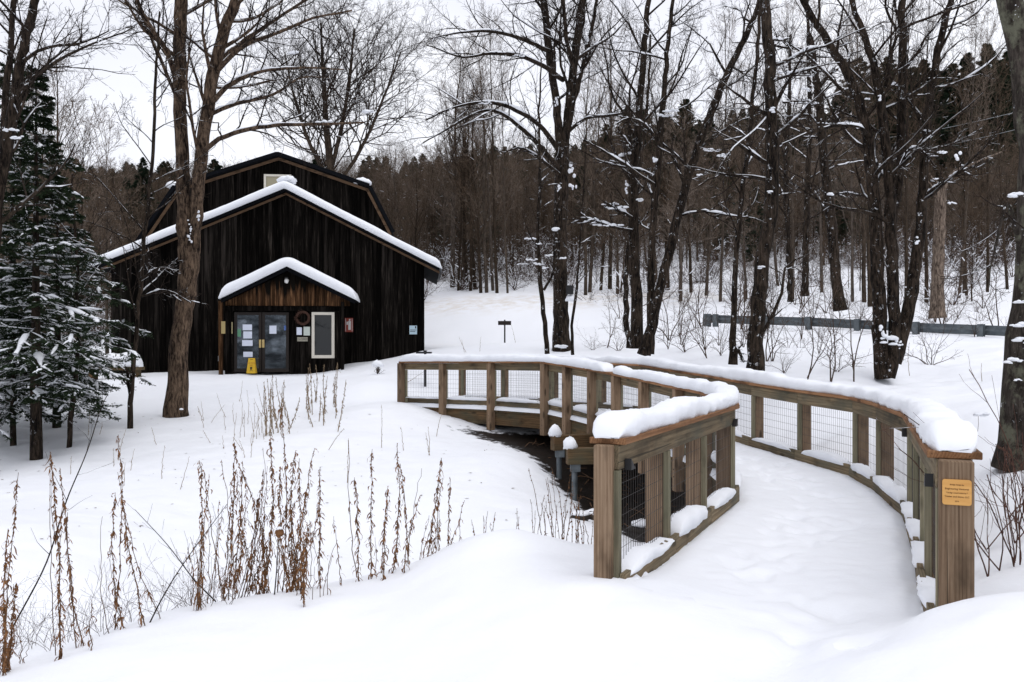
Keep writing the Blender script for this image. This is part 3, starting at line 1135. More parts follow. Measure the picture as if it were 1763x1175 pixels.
def toe_snow(pts, sgn, hmax, seed):
    line = offset_line(pts, -0.085 * sgn)
    for i in range(len(pts) - 1):
        a, b = line[i], line[i + 1]
        u0, u1 = tr_.uniform(0.06, 0.14), tr_.uniform(0.8, 0.96)
        h = hmax[i] if i < len(hmax) else 0.06
        pp = np.array([a * (1 - u) + b * u for u in np.linspace(u0, u1, 4)])
        pp[:, 2] -= 0.835
        add('toe_board_snow', snow_sweep(pp, 0.05 + h * 0.12, h, seed=seed + i, over=0.03, end_taper=0.2, hvar=0.9, lump=0.25, m=26), M_SNOW, bridge)


toe_snow(LPATH, 1, [0.10, 0.13, 0.12, 0.09, 0.1, 0.1, 0.1, 0.1, 0.1, 0.1, 0.1, 0.07, 0.06, 0.05], 40)
toe_snow(RPATH, -1, [0.05, 0.06, 0.06, 0.06, 0.10, 0.08, 0.10, 0.07, 0.07, 0.07, 0.07, 0.07, 0.05, 0.05, 0.05], 70)

# dark metal brackets under the top rails
for pts, i, sg in ((LPATH, 0, 1), (LPATH, 3, 1), (RPATH, 0, -1), (RPATH, 4, -1)):
    d = pts[i + 1] - pts[i] if i == 0 else pts[i] - pts[i - 1]
    d = d / np.linalg.norm(d)
    n = np.array([-d[1], d[0], 0]) * sg
    s = 1 if i == 0 else -1
    b = pts[i] - n * 0.135 + d * s * 0.10
    t1 = [b + [0, 0, -0.13], b + [0, 0, -0.20] + d * s * 0.0, b + d * s * 0.09 + [0, 0, -0.20]]
    t2 = [p + n * 0.042 for p in t1]
    add('bracket', [(np.array(t1 + t2), np.array([[0, 1, 2], [3, 5, 4]]), 0, False), (np.array(t1 + t2), np.array([[0, 3, 4, 1], [1, 4, 5, 2], [2, 5, 3, 0]]), 0, False)], M_BLACK, bridge)

bl = []
for pts, sg in ((LPATH, 1), (RPATH, -1)):
    for i in range(len(pts)):
        a_, b_ = pts[max(i - 1, 0)], pts[min(i + 1, len(pts) - 1)]
        d_ = (b_ - a_) / np.linalg.norm((b_ - a_)[:2])
        n_ = np.array([-d_[1], d_[0], 0]) * sg
        for hz_, oo in ((-0.25, -0.089), (-0.28, -0.089), (-0.55, -0.089), (-0.76, -0.089), (-0.80, -0.089), (-1.15, 0.084), (-1.25, 0.084)):
            q = pts[i] + n_ * oo + [0, 0, hz_] + d_ * (0.02 if oo < 0 else 0)
            r_ = 0.005 if oo < 0 else 0.012
            V_, F_ = tubes(np.array([[q - n_ * 0.003, q + n_ * 0.003 * (1 if oo > 0 else -1)]]), np.array([[r_, r_ * 0.8]]), 6)
            bl.append((V_, F_, 0, False))
_o = add('bolt_heads', bl, M_BLACK, bridge)
_o['kind'] = 'stuff'

# piers: cross beams on steel pipes, ends stick out with a hat of snow
for (px, pyt, D, wpx, pxp, pyb) in ((951, 750, 15.2, 17, 957, 846), (976, 772, 14.2, 20, 982, 873)):
    e0 = P(px, pyt, D)
    w_ = wpx * D / F
    dirb = np.array([0.93, 0.36, 0]) if D > 15 else np.array([0.98, 0.15, 0])
    hb = 0.26
    c = e0 + np.array([0, 0, -hb / 2])
    bar('pier_beam', c, c + dirb * 2.9, w_, hb, M_FASCIA, bridge)
    add('beam_snow', [blob((e0[0] + 0.05, e0[1] + 0.02, e0[2] + 0.03), w_ * 0.62, w_ * 0.6, 0.15, seed=int(px))], M_SNOW, bridge)
    for off in (0.13, 2.2):
        pt = np.array([[c[0] + dirb[0] * off, c[1] + dirb[1] * off, c[2] - hb / 2], [c[0] + dirb[0] * off, c[1] + dirb[1] * off, -2.95]])
        Vt, Ft = tubes(pt[None], np.array([[0.048, 0.048]]), 12)
        add('pier_pipe', [(Vt, Ft, 0, True)], M_STEEL, bridge)
    q = c + dirb * 0.13
    add('pipe_bracket', [boxc(q[0] - 0.07, q[0] + 0.09, q[1] - 0.07, q[1] + 0.07, q[2] - hb / 2 - 0.12, q[2] - hb / 2)], M_STEEL, bridge)
for off in (0.55, 1.3):
    bars = []
    mid = (dl + dr) / 2
    ii_ = np.linspace(20, len(dl) - 8, 24).astype(int)
    line = dl[ii_] * (1 - off / 1.85) + dr[ii_] * (off / 1.85)
    for a, b in zip(line[:-1], line[1:]):
        s = np.cross(b - a, [0, 0, 1.0])
        s = s / np.linalg.norm(s) * 0.02
        c8 = [a - s + [0, 0, -1.3], b - s + [0, 0, -1.3], b + s + [0, 0, -1.3], a + s + [0, 0, -1.3], a - s + [0, 0, -1.07], b - s + [0, 0, -1.07], b + s + [0, 0, -1.07], a + s + [0, 0, -1.07]]
        bars.append((np.array(c8), BOXF, 0, False))
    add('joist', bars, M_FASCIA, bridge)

# plaque on the right entrance post
rposts = [o for o in bridge.children if o.name.startswith('post')]
rp0 = rposts[len(LPATH)]
d0 = RPATH[1] - RPATH[0]
d0 = d0 / np.linalg.norm(d0[:2])
d0[2] = 0
nrm = -d0
side_v = np.array([-nrm[1], nrm[0], 0])  # to the right seen from the camera
pc = RPATH[0] + nrm * 0.085
pc[2] = -(848 - 597) * pc[1] / F
plq = empty('plaque', (0, 0, 0))
bpy.data.objects.remove(plq)


def plaque_mesh():
    hw, hh, r, th = 0.066, 0.064, 0.012, 0.004
    pts = []
    for cx, cz, a0 in ((hw - r, hh - r, 0), (-hw + r, hh - r, 90), (-hw + r, -hh + r, 180), (hw - r, -hh + r, 270)):
        for a in range(0, 91, 30):
            pts.append((cx + r * math.cos(R(a0 + a)), cz + r * math.sin(R(a0 + a))))
    n = len(pts)
    V = [(x, -th, z) for x, z in pts] + [(x, th, z) for x, z in pts] + [(0, -th, 0), (0, th, 0)]
    T = [[i, (i + 1) % n, 2 * n] for i in range(n)] + [[n + (i + 1) % n, n + i, 2 * n + 1] for i in range(n)]
    Q = [[i, i + n, (i + 1) % n + n, (i + 1) % n] for i in range(n)]
    V = np.array(V)
    return [(V, np.array(T), 0, False), (V, np.array(Q), 0, False)]


plq = add('plaque', plaque_mesh(), M_PLAQUE, bridge, local=True)
Mw = Matrix.Translation(Vector(pc)) @ Matrix((Vector(side_v), Vector(-nrm), Vector((0, 0, 1)))).transposed().to_4x4()
plq.matrix_basis = wmat(bridge).inverted() @ Mw
plq['label'] = 'orange plaque with engraved dark lettering on the right entrance post'


def text_mesh(body, size, m, name='lettering'):
    cu = bpy.data.curves.new('t', 'FONT')
    cu.body = body
    cu.size = size
    cu.align_x = 'CENTER'
    cu.align_y = 'CENTER'
    cu.extrude = 0.0006
    cu.resolution_u = 2
    ob = bpy.data.objects.new('t', cu)
    COL.objects.link(ob)
    dg = bpy.context.evaluated_depsgraph_get()
    me_ = bpy.data.meshes.new_from_object(ob.evaluated_get(dg))
    bpy.data.objects.remove(ob)
    me_.materials.clear()
    me_.materials.append(m)
    o_ = bpy.data.objects.new(name, me_)
    COL.objects.link(o_)
    return o_


for zz, body, sz in ((0.038, 'Bridge design by', 0.0095), (0.017, 'Engineering Ventures', 0.0125), (-0.003, '* bridge construction by *', 0.0092), (-0.022, 'Timber and Stone, LLC', 0.0118), (-0.045, '2014', 0.009)):
    lt_ = text_mesh(body, sz, M_INK)
    lt_.parent = plq
    lt_.matrix_basis = Matrix.Translation((0, -0.0046, zz)) @ Matrix.Rotation(R(90), 4, 'X')

# ------------------------------------------------------------------ barn
TH = 0.10
ROT = math.atan(TH)
bx0, by0 = (493 - CX) * 30 / F, 30.0
ub = np.array([math.cos(ROT), math.sin(ROT)])
nb = np.array([-math.sin(ROT), math.cos(ROT)])


def FB(px, py, t=0.0):
    """local (s, z) on the vertical plane t metres behind the facade"""
    dx, dy = (px - CX) / F, 1.0
    # (dx*k, dy*k) - b0 = s*ub + t*nb
    k = (bx0 * nb[0] + by0 * nb[1] + t) / (dx * nb[0] + dy * nb[1])
    s = (dx * k - bx0) * ub[0] + (dy * k - by0) * ub[1]
    return s, (HY - py) * k / F


barn = empty('barn', (bx0, by0, 0), ROT)
tag(barn, 'black weathered board barn with snow edged gable roofs behind a lower front wing', 'barn')
gb = -1.25


def planks(roofline, s0, s1, zb, t, m, wmin=0.15, wmax=0.21, holes=(), seed=1, parent=barn, name='plank', warmhi=None):
    """vertical boards below a roofline [(s,z)...]"""
    r = np.random.default_rng(seed)
    rs = [p[0] for p in roofline]
    rz = [p[1] for p in roofline]
    s = s0
    while s < s1 - 0.02:
        w_ = r.uniform(wmin, wmax)
        e_ = min(s + w_, s1)
        segs = [(zb if np.isscalar(zb) else zb(s), None)]
        za, zc = np.interp(s, rs, rz), np.interp(e_, rs, rz)
        lo = zb
        spans = [(lo, None)]
        for (h0, h1, hz0, hz1) in holes:
            if e_ > h0 + 0.01 and s < h1 - 0.01:
                spans = [(lo, hz0), (hz1, None)]
        for lo_, hi_ in spans:
            th = 0.022 + r.uniform(0, 0.012)
            g = 0.006
            a, b = (za, zc) if hi_ is None else (hi_, hi_)
            if max(a, b) - lo_ < 0.03:
                continue
            V = np.array([[s + g, t - th, lo_], [e_ - g, t - th, lo_], [e_ - g, t, lo_], [s + g, t, lo_], [s + g, t - th, a], [e_ - g, t - th, b], [e_ - g, t, b], [s + g, t, a]])
            o_ = add(name, [(V, BOXF, 0, False)], m, parent, local=True)
        s = e_


def wall_back(roofline, s0, s1, zb, t, holes=(), parent=barn, name='wall', depth=0.05, m=None):
    rs = [p[0] for p in roofline]
    rz = [p[1] for p in roofline]
    xs = sorted(set([s0, s1] + [x for x in rs if s0 < x < s1]))
    ch = []
    for a, b in zip(xs[:-1], xs[1:]):
        za, zc = np.interp(a, rs, rz) - 0.02, np.interp(b, rs, rz) - 0.02
        ch.append((np.array([[a, t, zb], [b, t, zb], [b, t + depth, zb], [a, t + depth, zb], [a, t, za], [b, t, zc], [b, t + depth, zc], [a, t + depth, za]]), BOXF, 0, False))
    return add(name, ch, m or M_BARN, parent, local=True)


def roof_slab(line, t0, t1, th, m, name='roof', parent=barn):
    ch = []
    for (a, b) in zip(line[:-1], line[1:]):
        V = np.array([[a[0], t0, a[1]], [b[0], t0, b[1]], [b[0], t1, b[1]], [a[0], t1, a[1]],
                      [a[0], t0, a[1] + th], [b[0], t0, b[1] + th], [b[0], t1, b[1] + th], [a[0], t1, a[1] + th]])
        ch.append((V, BOXF, 0, False))
    return add(name, ch, m, parent, local=True)


def roof_snow(line, t0, t1, th, seed, name='roof_snow', parent=barn, over=0.06, round_ridge=0.0):
    """snow blanket: rows along the roof line, ring profile in (t, up)"""
    line = np.array(line, float)
    s = np.concatenate([[0], np.cumsum(np.linalg.norm(np.diff(line, axis=0), axis=1))])
    m = int(s[-1] / 0.09)
    x = np.linspace(0, s[-1], m)
    L = np.stack([np.interp(x, s, line[:, 0]), np.interp(x, s, line[:, 1])], -1)
    if round_ridge > 0:
        kk = int(round_ridge / (s[-1] / m))
        pad = np.concatenate([np.repeat(L[:1, 1], kk), L[:, 1], np.repeat(L[-1:, 1], kk)])
        top = np.convolve(pad, np.ones(2 * kk + 1) / (2 * kk + 1), 'valid')
    else:
        top = L[:, 1]
    d_end = np.minimum(x, s[-1] - x)
    tp = np.sqrt(np.clip(1 - (1 - np.clip(d_end / (th * 0.9), 0, 1)) ** 2, 0, 1))
    depth = t1 - t0
    prof = [(0.0, 0.0), (-0.35, 0.1), (-0.6, 0.4), (-0.55, 0.7), (-0.25, 0.93), (0.2, 1.02)]
    nd = 14
    cols = []
    for (pt, ph) in prof:
        cols.append((t0 + pt * over * 1.6, ph))
    for q in np.linspace(0.25, depth, nd):
        cols.append((t0 + q, 1.0))
    rows = []
    for j, (tt, ph) in enumerate(cols):
        h_ = th * ph * (0.12 + 0.88 * tp) * (1 + 0.16 * fbm(x * 0.8 + seed, x * 0 + tt * 0.7, 3, seed)) + (0.01 * fbm(x * 3, x * 0 + j, 2, seed + 3) if ph > 0 else 0)
        zt = L[:, 1] * (1 - ph) + top * ph if ph <= 1 else top
        rows.append(np.stack([L[:, 0], np.full(m, tt) + 0.03 * fbm(x * 2.5 + 4, x * 0 + seed, 3, seed + 8), zt + h_], -1))
    V = np.stack(rows, 1)
    k = len(cols)
    idx = np.arange(m * k).reshape(m, k)
    F4 = np.stack([idx[:-1, :-1], idx[1:, :-1], idx[1:, 1:], idx[:-1, 1:]], -1).reshape(-1, 4)
    ch = [(V.reshape(-1, 3), F4, 0, True)]
    for row in (0, m - 1):
        e_ = V[row].copy()
        lo_ = e_.copy()
        lo_[:, 2] = L[row, 1]
        vv = np.vstack([e_, lo_])
        ch.append((vv, np.array([[i, i + 1, i + 1 + k, i + k] for i in range(k - 1)]), 0, True))
    return add(name, ch, M_SNOW, parent, local=True)


# front wing
ridge = FB(493, 331)
eL = FB(158, 463, -0.35)
eR = FB(757, 465, -0.35)
sL, sR = FB(192, 600)[0], FB(729, 600)[0]
line_f = [(eL[0], eL[1]), ridge, (eR[0], eR[1])]
wall_line = [(p[0], p[1] - 0.06) for p in line_f]
# porch opening
pL, pR = FB(388, 600, -1.3)[0], FB(586, 600, -1.3)[0]
planks(wall_line, sL, sR, gb, 0.0, M_BARN, seed=11)
wall_back(wall_line, sL, sR, gb, 0.004)
roof_slab([(p[0], p[1]) for p in line_f], -0.35, 7.0, 0.055, M_ROOF)
# side walls of the wing
for s_, nm in ((sL, 'side_wall'), (sR, 'side_wall')):
    zt = np.interp(s_, [p[0] for p in wall_line], [p[1] for p in wall_line]) - 0.03
    add(nm, [boxc(s_ - 0.03, s_ + 0.03, 0.056, 7.0, gb, zt)], M_BARN, barn, local=True)
# stained trim board just under the roof
for a, b in ((line_f[0], ridge), (ridge, line_f[2])):
    V = []
    for (p, q0, q1) in ((a, -0.20, -0.07), (b, -0.20, -0.07)):
        pass
    z0a, z1a, z0b, z1b = a[1] - 0.11, a[1] - 0.03, b[1] - 0.11, b[1] - 0.03
    V = np.array([[a[0], -0.075, z0a], [b[0], -0.075, z0b], [b[0], -0.04, z0b], [a[0], -0.04, z0a], [a[0], -0.075, z1a], [b[0], -0.075, z1b], [b[0], -0.04, z1b], [a[0], -0.04, z1a]])
    s0_, s1_ = max(a[0], sL), min(b[0], sR)
    add('gable_trim', [(V, BOXF, 0, False)], M_TRIM, barn, local=True)
    V = np.array([[a[0], -0.39, a[1] - 0.02], [b[0], -0.39, b[1] - 0.02], [b[0], -0.352, b[1] - 0.02], [a[0], -0.352, a[1] - 0.02], [a[0], -0.39, a[1] + 0.057], [b[0], -0.39, b[1] + 0.057], [b[0], -0.352, b[1] + 0.057], [a[0], -0.352, a[1] + 0.057]])
    add('fascia_board', [(V, BOXF, 0, False)], M_ROOF, barn, local=True)
off = 0.058
roof_snow([(p[0] + (-0.08 if i == 0 else 0.08 if i == 2 else 0), p[1] + off - (0.04 if i != 1 else 0)) for i, p in enumerate(line_f)], -0.40, 5.8, 0.27, 21, over=0.12, round_ridge=0.12)
c = ridge
add('ridge_snow', [blob((c[0], 0.0, c[1] + off + 0.32), 0.30, 0.4, 0.17, seed=5, nu=14, nv=9)], M_SNOW, barn, local=True)

# tall gambrel part behind
T2 = 6.0
g_pts = [FB(238, 418, T2 - .3), FB(303, 322, T2 - .3), FB(478, 267, T2 - .3), FB(635, 322, T2 - .3), FB(676, 402, T2 - .3)]
g_wall = [(p[0], p[1] - 0.08) for p in g_pts]
hw0 = FB(457, 340, T2)
hw1 = FB(501, 303, T2)
planks(g_wall, g_pts[0][0] + 0.25, g_pts[4][0] - 0.15, 2.6, T2, M_BARN, seed=12, wmin=0.17, wmax=0.24)
wall_back(g_wall, g_pts[0][0] + 0.25, g_pts[4][0] - 0.15, -1.0, T2 + 0.004)
roof_slab(g_pts, T2 - 0.35, T2 + 13, 0.12, M_ROOF)
for s_ in (g_pts[0][0] + 0.28, g_pts[4][0] - 0.2):
    add('side_wall', [boxc(s_ - 0.03, s_ + 0.03, T2 + 0.06, T2 + 12.5, -1, g_pts[0][1] - 0.1)], M_BARN, barn, local=True)
for a, b in zip(g_pts[:-1], g_pts[1:]):
    dxy = np.array(b) - np.array(a)
    nn = np.array([-dxy[1], dxy[0]])
    nn = nn / np.linalg.norm(nn)
    for (o0, o1, ta, tb, mm, nm) in ((-0.02, 0.12, T2 - 0.40, T2 - 0.355, M_ROOF, 'fascia_board'), (-0.16, -0.05, T2 - 0.09, T2 - 0.04, M_TRIM, 'gable_trim')):
        V = []
        for tt in (0,):
            A0, B0 = np.array(a) + nn * o0, np.array(b) + nn * o0
            A1, B1 = np.array(a) + nn * o1, np.array(b) + nn * o1
        V = np.array([[A0[0], ta, A0[1]], [B0[0], ta, B0[1]], [B0[0], tb, B0[1]], [A0[0], tb, A0[1]], [A1[0], ta, A1[1]], [B1[0], ta, B1[1]], [B1[0], tb, B1[1]], [A1[0], tb, A1[1]]])
        add(nm, [(V, BOXF, 0, False)], mm, barn, local=True)
roof_snow([(g_pts[1][0], g_pts[1][1] + 0.13), (g_pts[2][0], g_pts[2][1] + 0.13)], T2 + 0.5, T2 + 12.9, 0.22, 31, over=0.1)
roof_snow([(g_pts[2][0], g_pts[2][1] + 0.13), (g_pts[3][0], g_pts[3][1] + 0.13)], T2 + 1.5, T2 + 12.9, 0.16, 32, over=0.1)
for q, sx, rr_ in ((g_pts[1], -0.05, 0.4), (g_pts[3], -0.25, 0.42)):
    add('eave_snow', [blob((q[0] + sx, T2 + 0.1, q[1] + 0.17 - (0.1 if sx == -0.05 else -0.05)), rr_, 0.5, 0.2, seed=int(rr_ * 100), nu=12)], M_SNOW, barn, local=True)
# upper window
wx0, wz1 = FB(455, 301, T2)
wx1, _ = FB(502, 301, T2)
wz0 = wz1 - 1.1
wn_ = add('window', [boxc(wx0 + 0.09, wx1 - 0.09, T2 - 0.06, T2 - 0.045, wz0, wz1 - 0.09)], M_BLIND, barn, local=True)
add('window_frame', [boxc(wx0, wx0 + 0.085, T2 - 0.10, T2 - 0.036, wz0, wz1 - 0.088), boxc(wx1 - 0.085, wx1, T2 - 0.10, T2 - 0.036, wz0, wz1 - 0.088), boxc(wx0, wx1, T2 - 0.10, T2 - 0.036, wz1 - 0.085, wz1)], M_FRAME, wn_, local=True)

# porch -------------------------------------------------
TP = -1.3
p_r = FB(494, 463, TP - 0.35)
p_l = FB(381, 518, TP - 0.35)
p_rr = FB(611, 520, TP - 0.35)
pl = [p_l, p_r, p_rr]
roof_slab(pl, TP - 0.35, -0.04, 0.06, M_ROOF, 'porch_roof')
for a, b in ((p_l, p_r), (p_r, p_rr)):
    V = np.array([[a[0], TP - 0.385, a[1] - 0.07], [b[0], TP - 0.385, b[1] - 0.07], [b[0], TP - 0.352, b[1] - 0.07], [a[0], TP - 0.352, a[1] - 0.07], [a[0], TP - 0.385, a[1] + 0.062], [b[0], TP - 0.385, b[1] + 0.062], [b[0], TP - 0.352, b[1] + 0.062], [a[0], TP - 0.352, a[1] + 0.062]])
    add('porch_fascia', [(V, BOXF, 0, False)], M_ROOF, barn, local=True)
roof_snow([(p_l[0] - 0.05, p_l[1] + 0.05), (p_r[0], p_r[1] + 0.07), (p_rr[0] + 0.05, p_rr[1] + 0.05)], TP - 0.42, -0.06, 0.34, 41, over=0.12, round_ridge=0.3, name='porch_snow')
pw = [(p[0], p[1] - 0.05) for p in pl]
pLg, pRg = pL, FB(603, 600, TP)[0]
zb_g = FB(500, 527, TP)[1]
planks(pw, pLg, pRg, zb_g, TP, M_BARNW, wmin=0.10, wmax=0.17, seed=14)
wall_back(pw, pLg, pRg, zb_g, TP + 0.004, name='porch_gable')
dL, dR = FB(403, 600, TP)[0], FB(498, 600, TP)[0]
zd = FB(450, 538, TP)[1]
pline = [(pL, zb_g - 0.004), (pR, zb_g - 0.004)]
wL, wR = FB(537, 600, TP)[0], FB(576, 600, TP)[0]
wz0, wz1 = FB(556, 617, TP)[1], FB(556, 538, TP)[1]
planks(pline, pL, dL, gb, TP, M_BARN, seed=15)
planks(pline, dR, pR, gb, TP, M_BARN, seed=16, holes=((wL, wR, wz0, wz1),))
planks(pline, dL, dR, zd + 0.03, TP, M_BARN, seed=17)
wall_back(pline, pL, dL, gb, TP + 0.004, name='porch_wall')
wall_back(pline, dR, wL, gb, TP + 0.004, name='porch_wall')
wall_back(pline, wR, pR, gb, TP + 0.004, name='porch_wall')
for s_ in (pL, pR):
    add('porch_side_wall', [boxc(s_ - 0.03, s_ + 0.03, TP + 0.058, -0.04, gb, p_l[1] - 0.02)], M_BARN, barn, local=True)
add('porch_post', [boxc(pL - 0.16, pL - 0.04, TP - 0.25, TP - 0.13, gb, p_l[1] + 0.0)], M_BARNW, barn, local=True)
add('porch_post', [boxc(pR + 0.04, pR + 0.14, TP - 0.25, TP - 0.13, gb, p_rr[1] + 0.0)], M_BARN, barn, local=True)
add('lintel', [boxc(pL, pR, TP - 0.09, TP - 0.04, zb_g - 0.17, zb_g - 0.02)], M_BARN, barn, local=True)
# doors
zdb = FB(450, 641, TP)[1]
dm_ = FB(451, 600, TP)[0]
papers = {0: [(418, 559, 434, 569, M_PAPER), (419, 571, 434, 583, M_PAPER), (417, 586, 435, 596, M_PAPER), (419, 606, 435, 615, M_PAPER), (409, 567, 415, 580, M_GREENP)],
          1: [(464, 561, 476, 575, M_PAPER), (489, 561, 495, 569, M_BLUE)]}
for k, (a, b) in enumerate(((dL, dm_), (dm_, dR))):
    fr = 0.10
    dd = add('door', [boxc(a + 0.012, a + fr, TP - 0.03, TP + 0.03, zdb, zd), boxc(b - fr, b - 0.012, TP - 0.03, TP + 0.03, zdb, zd),
                      boxc(a + fr, b - fr, TP - 0.028, TP + 0.028, zd - 0.09, zd), boxc(a + fr, b - fr, TP - 0.028, TP + 0.028, zdb, zdb + 0.12)], M_DFRAME, barn, local=True)
    add('pane', [boxc(a + fr, b - fr, TP - 0.006, TP + 0.006, zdb + 0.12, zd - 0.09)], M_GLASS, dd, local=True)
    hx = b - 0.05 if k == 0 else a + 0.05
    _, hz = FB(452, 592, TP)
    add('handle', [boxc(hx - 0.035, hx + 0.035, TP - 0.05, TP - 0.032, hz - 0.13, hz + 0.13), boxc(hx - 0.012, hx + 0.012, TP - 0.10, TP - 0.052, hz - 0.10, hz + 0.10)], M_BRASS, dd, local=True)
    for (x0, y0, x1, y1, mm) in papers[k]:
        s0_, z1_ = FB(x0, y0, TP)
        s1_, z0_ = FB(x1, y1, TP)
        add('notice', [boxc(s0_, s1_, TP - 0.012, TP - 0.008, z0_, z1_)], mm, dd, local=True)
# side window of the porch
wd = add('window', [boxc(wL, wL + 0.09, TP - 0.07, TP + 0.02, wz0, wz1), boxc(wR - 0.09, wR, TP - 0.07, TP + 0.02, wz0, wz1),
                    boxc(wL + 0.09, wR - 0.09, TP - 0.068, TP + 0.018, wz1 - 0.09, wz1), boxc(wL + 0.09, wR - 0.09, TP - 0.068, TP + 0.018, wz0, wz0 + 0.10)], M_FRAME, barn, local=True)
M_DGLASS = mat('dark_window_glass', (0.006, 0.008, 0.009), 0.03, 0.5)
add('pane', [boxc(wL + 0.09, wR - 0.09, TP - 0.01, TP, wz0 + 0.10, wz1 - 0.09)], M_DGLASS, wd, local=True)
for (x0, y0, x1, y1, mm, lab) in ((511, 564, 520, 577, M_PAPER, 0), (523, 563, 534, 578, mat('cream_paper', (0.5, 0.55, 0.5)), 0), (512, 581, 530, 588, mat('tan_card', (0.32, 0.30, 0.24)), 0),
                                  (384, 554, 391, 575, mat('tan_card', (0.35, 0.27, 0.12)), 0), (399, 555, 401, 575, mat('tan_card', (0.35, 0.30, 0.17)), 0)):
    s0_, z1_ = FB(x0, y0, TP)
    s1_, z0_ = FB(x1, y1, TP)
    add('notice', [boxc(s0_, s1_, TP - 0.045 - (0.22 if x0 < 395 else 0), TP - 0.038 - (0.22 if x0 < 395 else 0), z0_, z1_)], mm, barn, local=True)
for q, word in ((521, 'CLOSED'),):
    s0_, z0_ = FB(q, 584.5, TP)
    lt_ = text_mesh(word, 0.10, M_BLACK)
    lt_.parent = barn
    lt_.matrix_basis = Matrix.Translation((s0_, TP - 0.047, z0_)) @ Matrix.Rotation(R(90), 4, 'X')
# red sign with white figures and a small pale sign on the front wall
s0_, z1_ = FB(594, 548, 0)
s1_, z0_ = FB(608, 572, 0)
sg = add('red_sign', [boxc(s0_, s1_, -0.06, -0.045, z0_, z1_)], M_RED, barn, local=True)
wm, hm = s1_ - s0_, z1_ - z0_
M_WHITE = mat('white_print', (0.7, 0.68, 0.66), 0.6, 0.2)
add('emblem', [boxc(s0_ + wm * .08, s0_ + wm * .13, -0.063, -0.061, z0_ + hm * .05, z1_ - hm * .05), boxc(s1_ - wm * .13, s1_ - wm * .08, -0.063, -0.061, z0_ + hm * .05, z1_ - hm * .05),
               boxc(s0_ + wm * .42, s0_ + wm * .74, -0.063, -0.061, z0_ + hm * .15, z0_ + hm * .78), boxc(s0_ + wm * .5, s0_ + wm * .68, -0.063, -0.061, z0_ + hm * .8, z0_ + hm * .93),
               boxc(s0_ + wm * .2, s0_ + wm * .38, -0.063, -0.061, z0_ + hm * .52, z0_ + hm * .74)], M_WHITE, sg, local=True)
s0_, z1_ = FB(705, 561, 0)
s1_, z0_ = FB(718, 576, 0)
sg = add('pale_sign', [boxc(s0_, s1_, -0.06, -0.045, z0_, z1_)], mat('pale_blue_print', (0.42, 0.55, 0.62)), barn, local=True)
add('print_line', [boxc(s0_ + 0.02, s1_ - 0.02, -0.063, -0.061, z0_ + 0.14, z0_ + 0.16), boxc(s0_ + 0.02, s1_ - 0.06, -0.063, -0.061, z0_ + 0.09, z0_ + 0.11), boxc(s1_ - 0.07, s1_ - 0.03, -0.063, -0.061, z1_ - 0.1, z1_ - 0.02)], M_BLACK, sg, local=True)
# porch lamp and a dark wreath
s0_, z0_ = FB(494, 483, TP)
lp = add('porch_lamp', [boxc(s0_ - 0.05, s0_ + 0.05, TP - 0.12, TP - 0.036, z0_ + 0.02, z0_ + 0.10)], M_BLACK, barn, local=True)
add('bulb', [blob((s0_, TP - 0.13, z0_ - 0.03), 0.075, 0.075, 0.08, seed=1, flat=-1)], mat('white_glass', (0.75, 0.75, 0.72), 0.3), lp, local=True)
s0_, z0_ = FB(522, 548, TP)
ang_ = np.linspace(0, 2 * np.pi, 25)
ring = np.stack([s0_ + 0.20 * np.cos(ang_), np.full(25, TP - 0.08), z0_ + 0.20 * np.sin(ang_)], -1)
Vt, Ft = tubes(ring[None], np.full((1, 25), 0.045), 6)
w1, r1 = grow(ring[None], np.full((1, 25), 0.02), 160, 0.1, m=3, ang=(40, 80), absL=1.1, wob=0.3, rmin=0.006)
V2_, F2_ = tubes(w1, r1, 3)
add('wreath', [(Vt, Ft, 0, True), (V2_, F2_, 0, False)], mat('brown_wreath', (0.05, 0.022, 0.014)), barn, local=True)
# electrical box low on the wall
s0_, z0_ = FB(380, 618, 0)
add('meter_box', [boxc(s0_ - 0.06, s0_ + 0.06, -0.12, -0.04, z0_ - 0.08, z0_ + 0.1), boxc(s0_ - 0.015, s0_ + 0.015, -0.08, -0.04, gb, z0_ - 0.08)], M_GREY, barn, local=True)

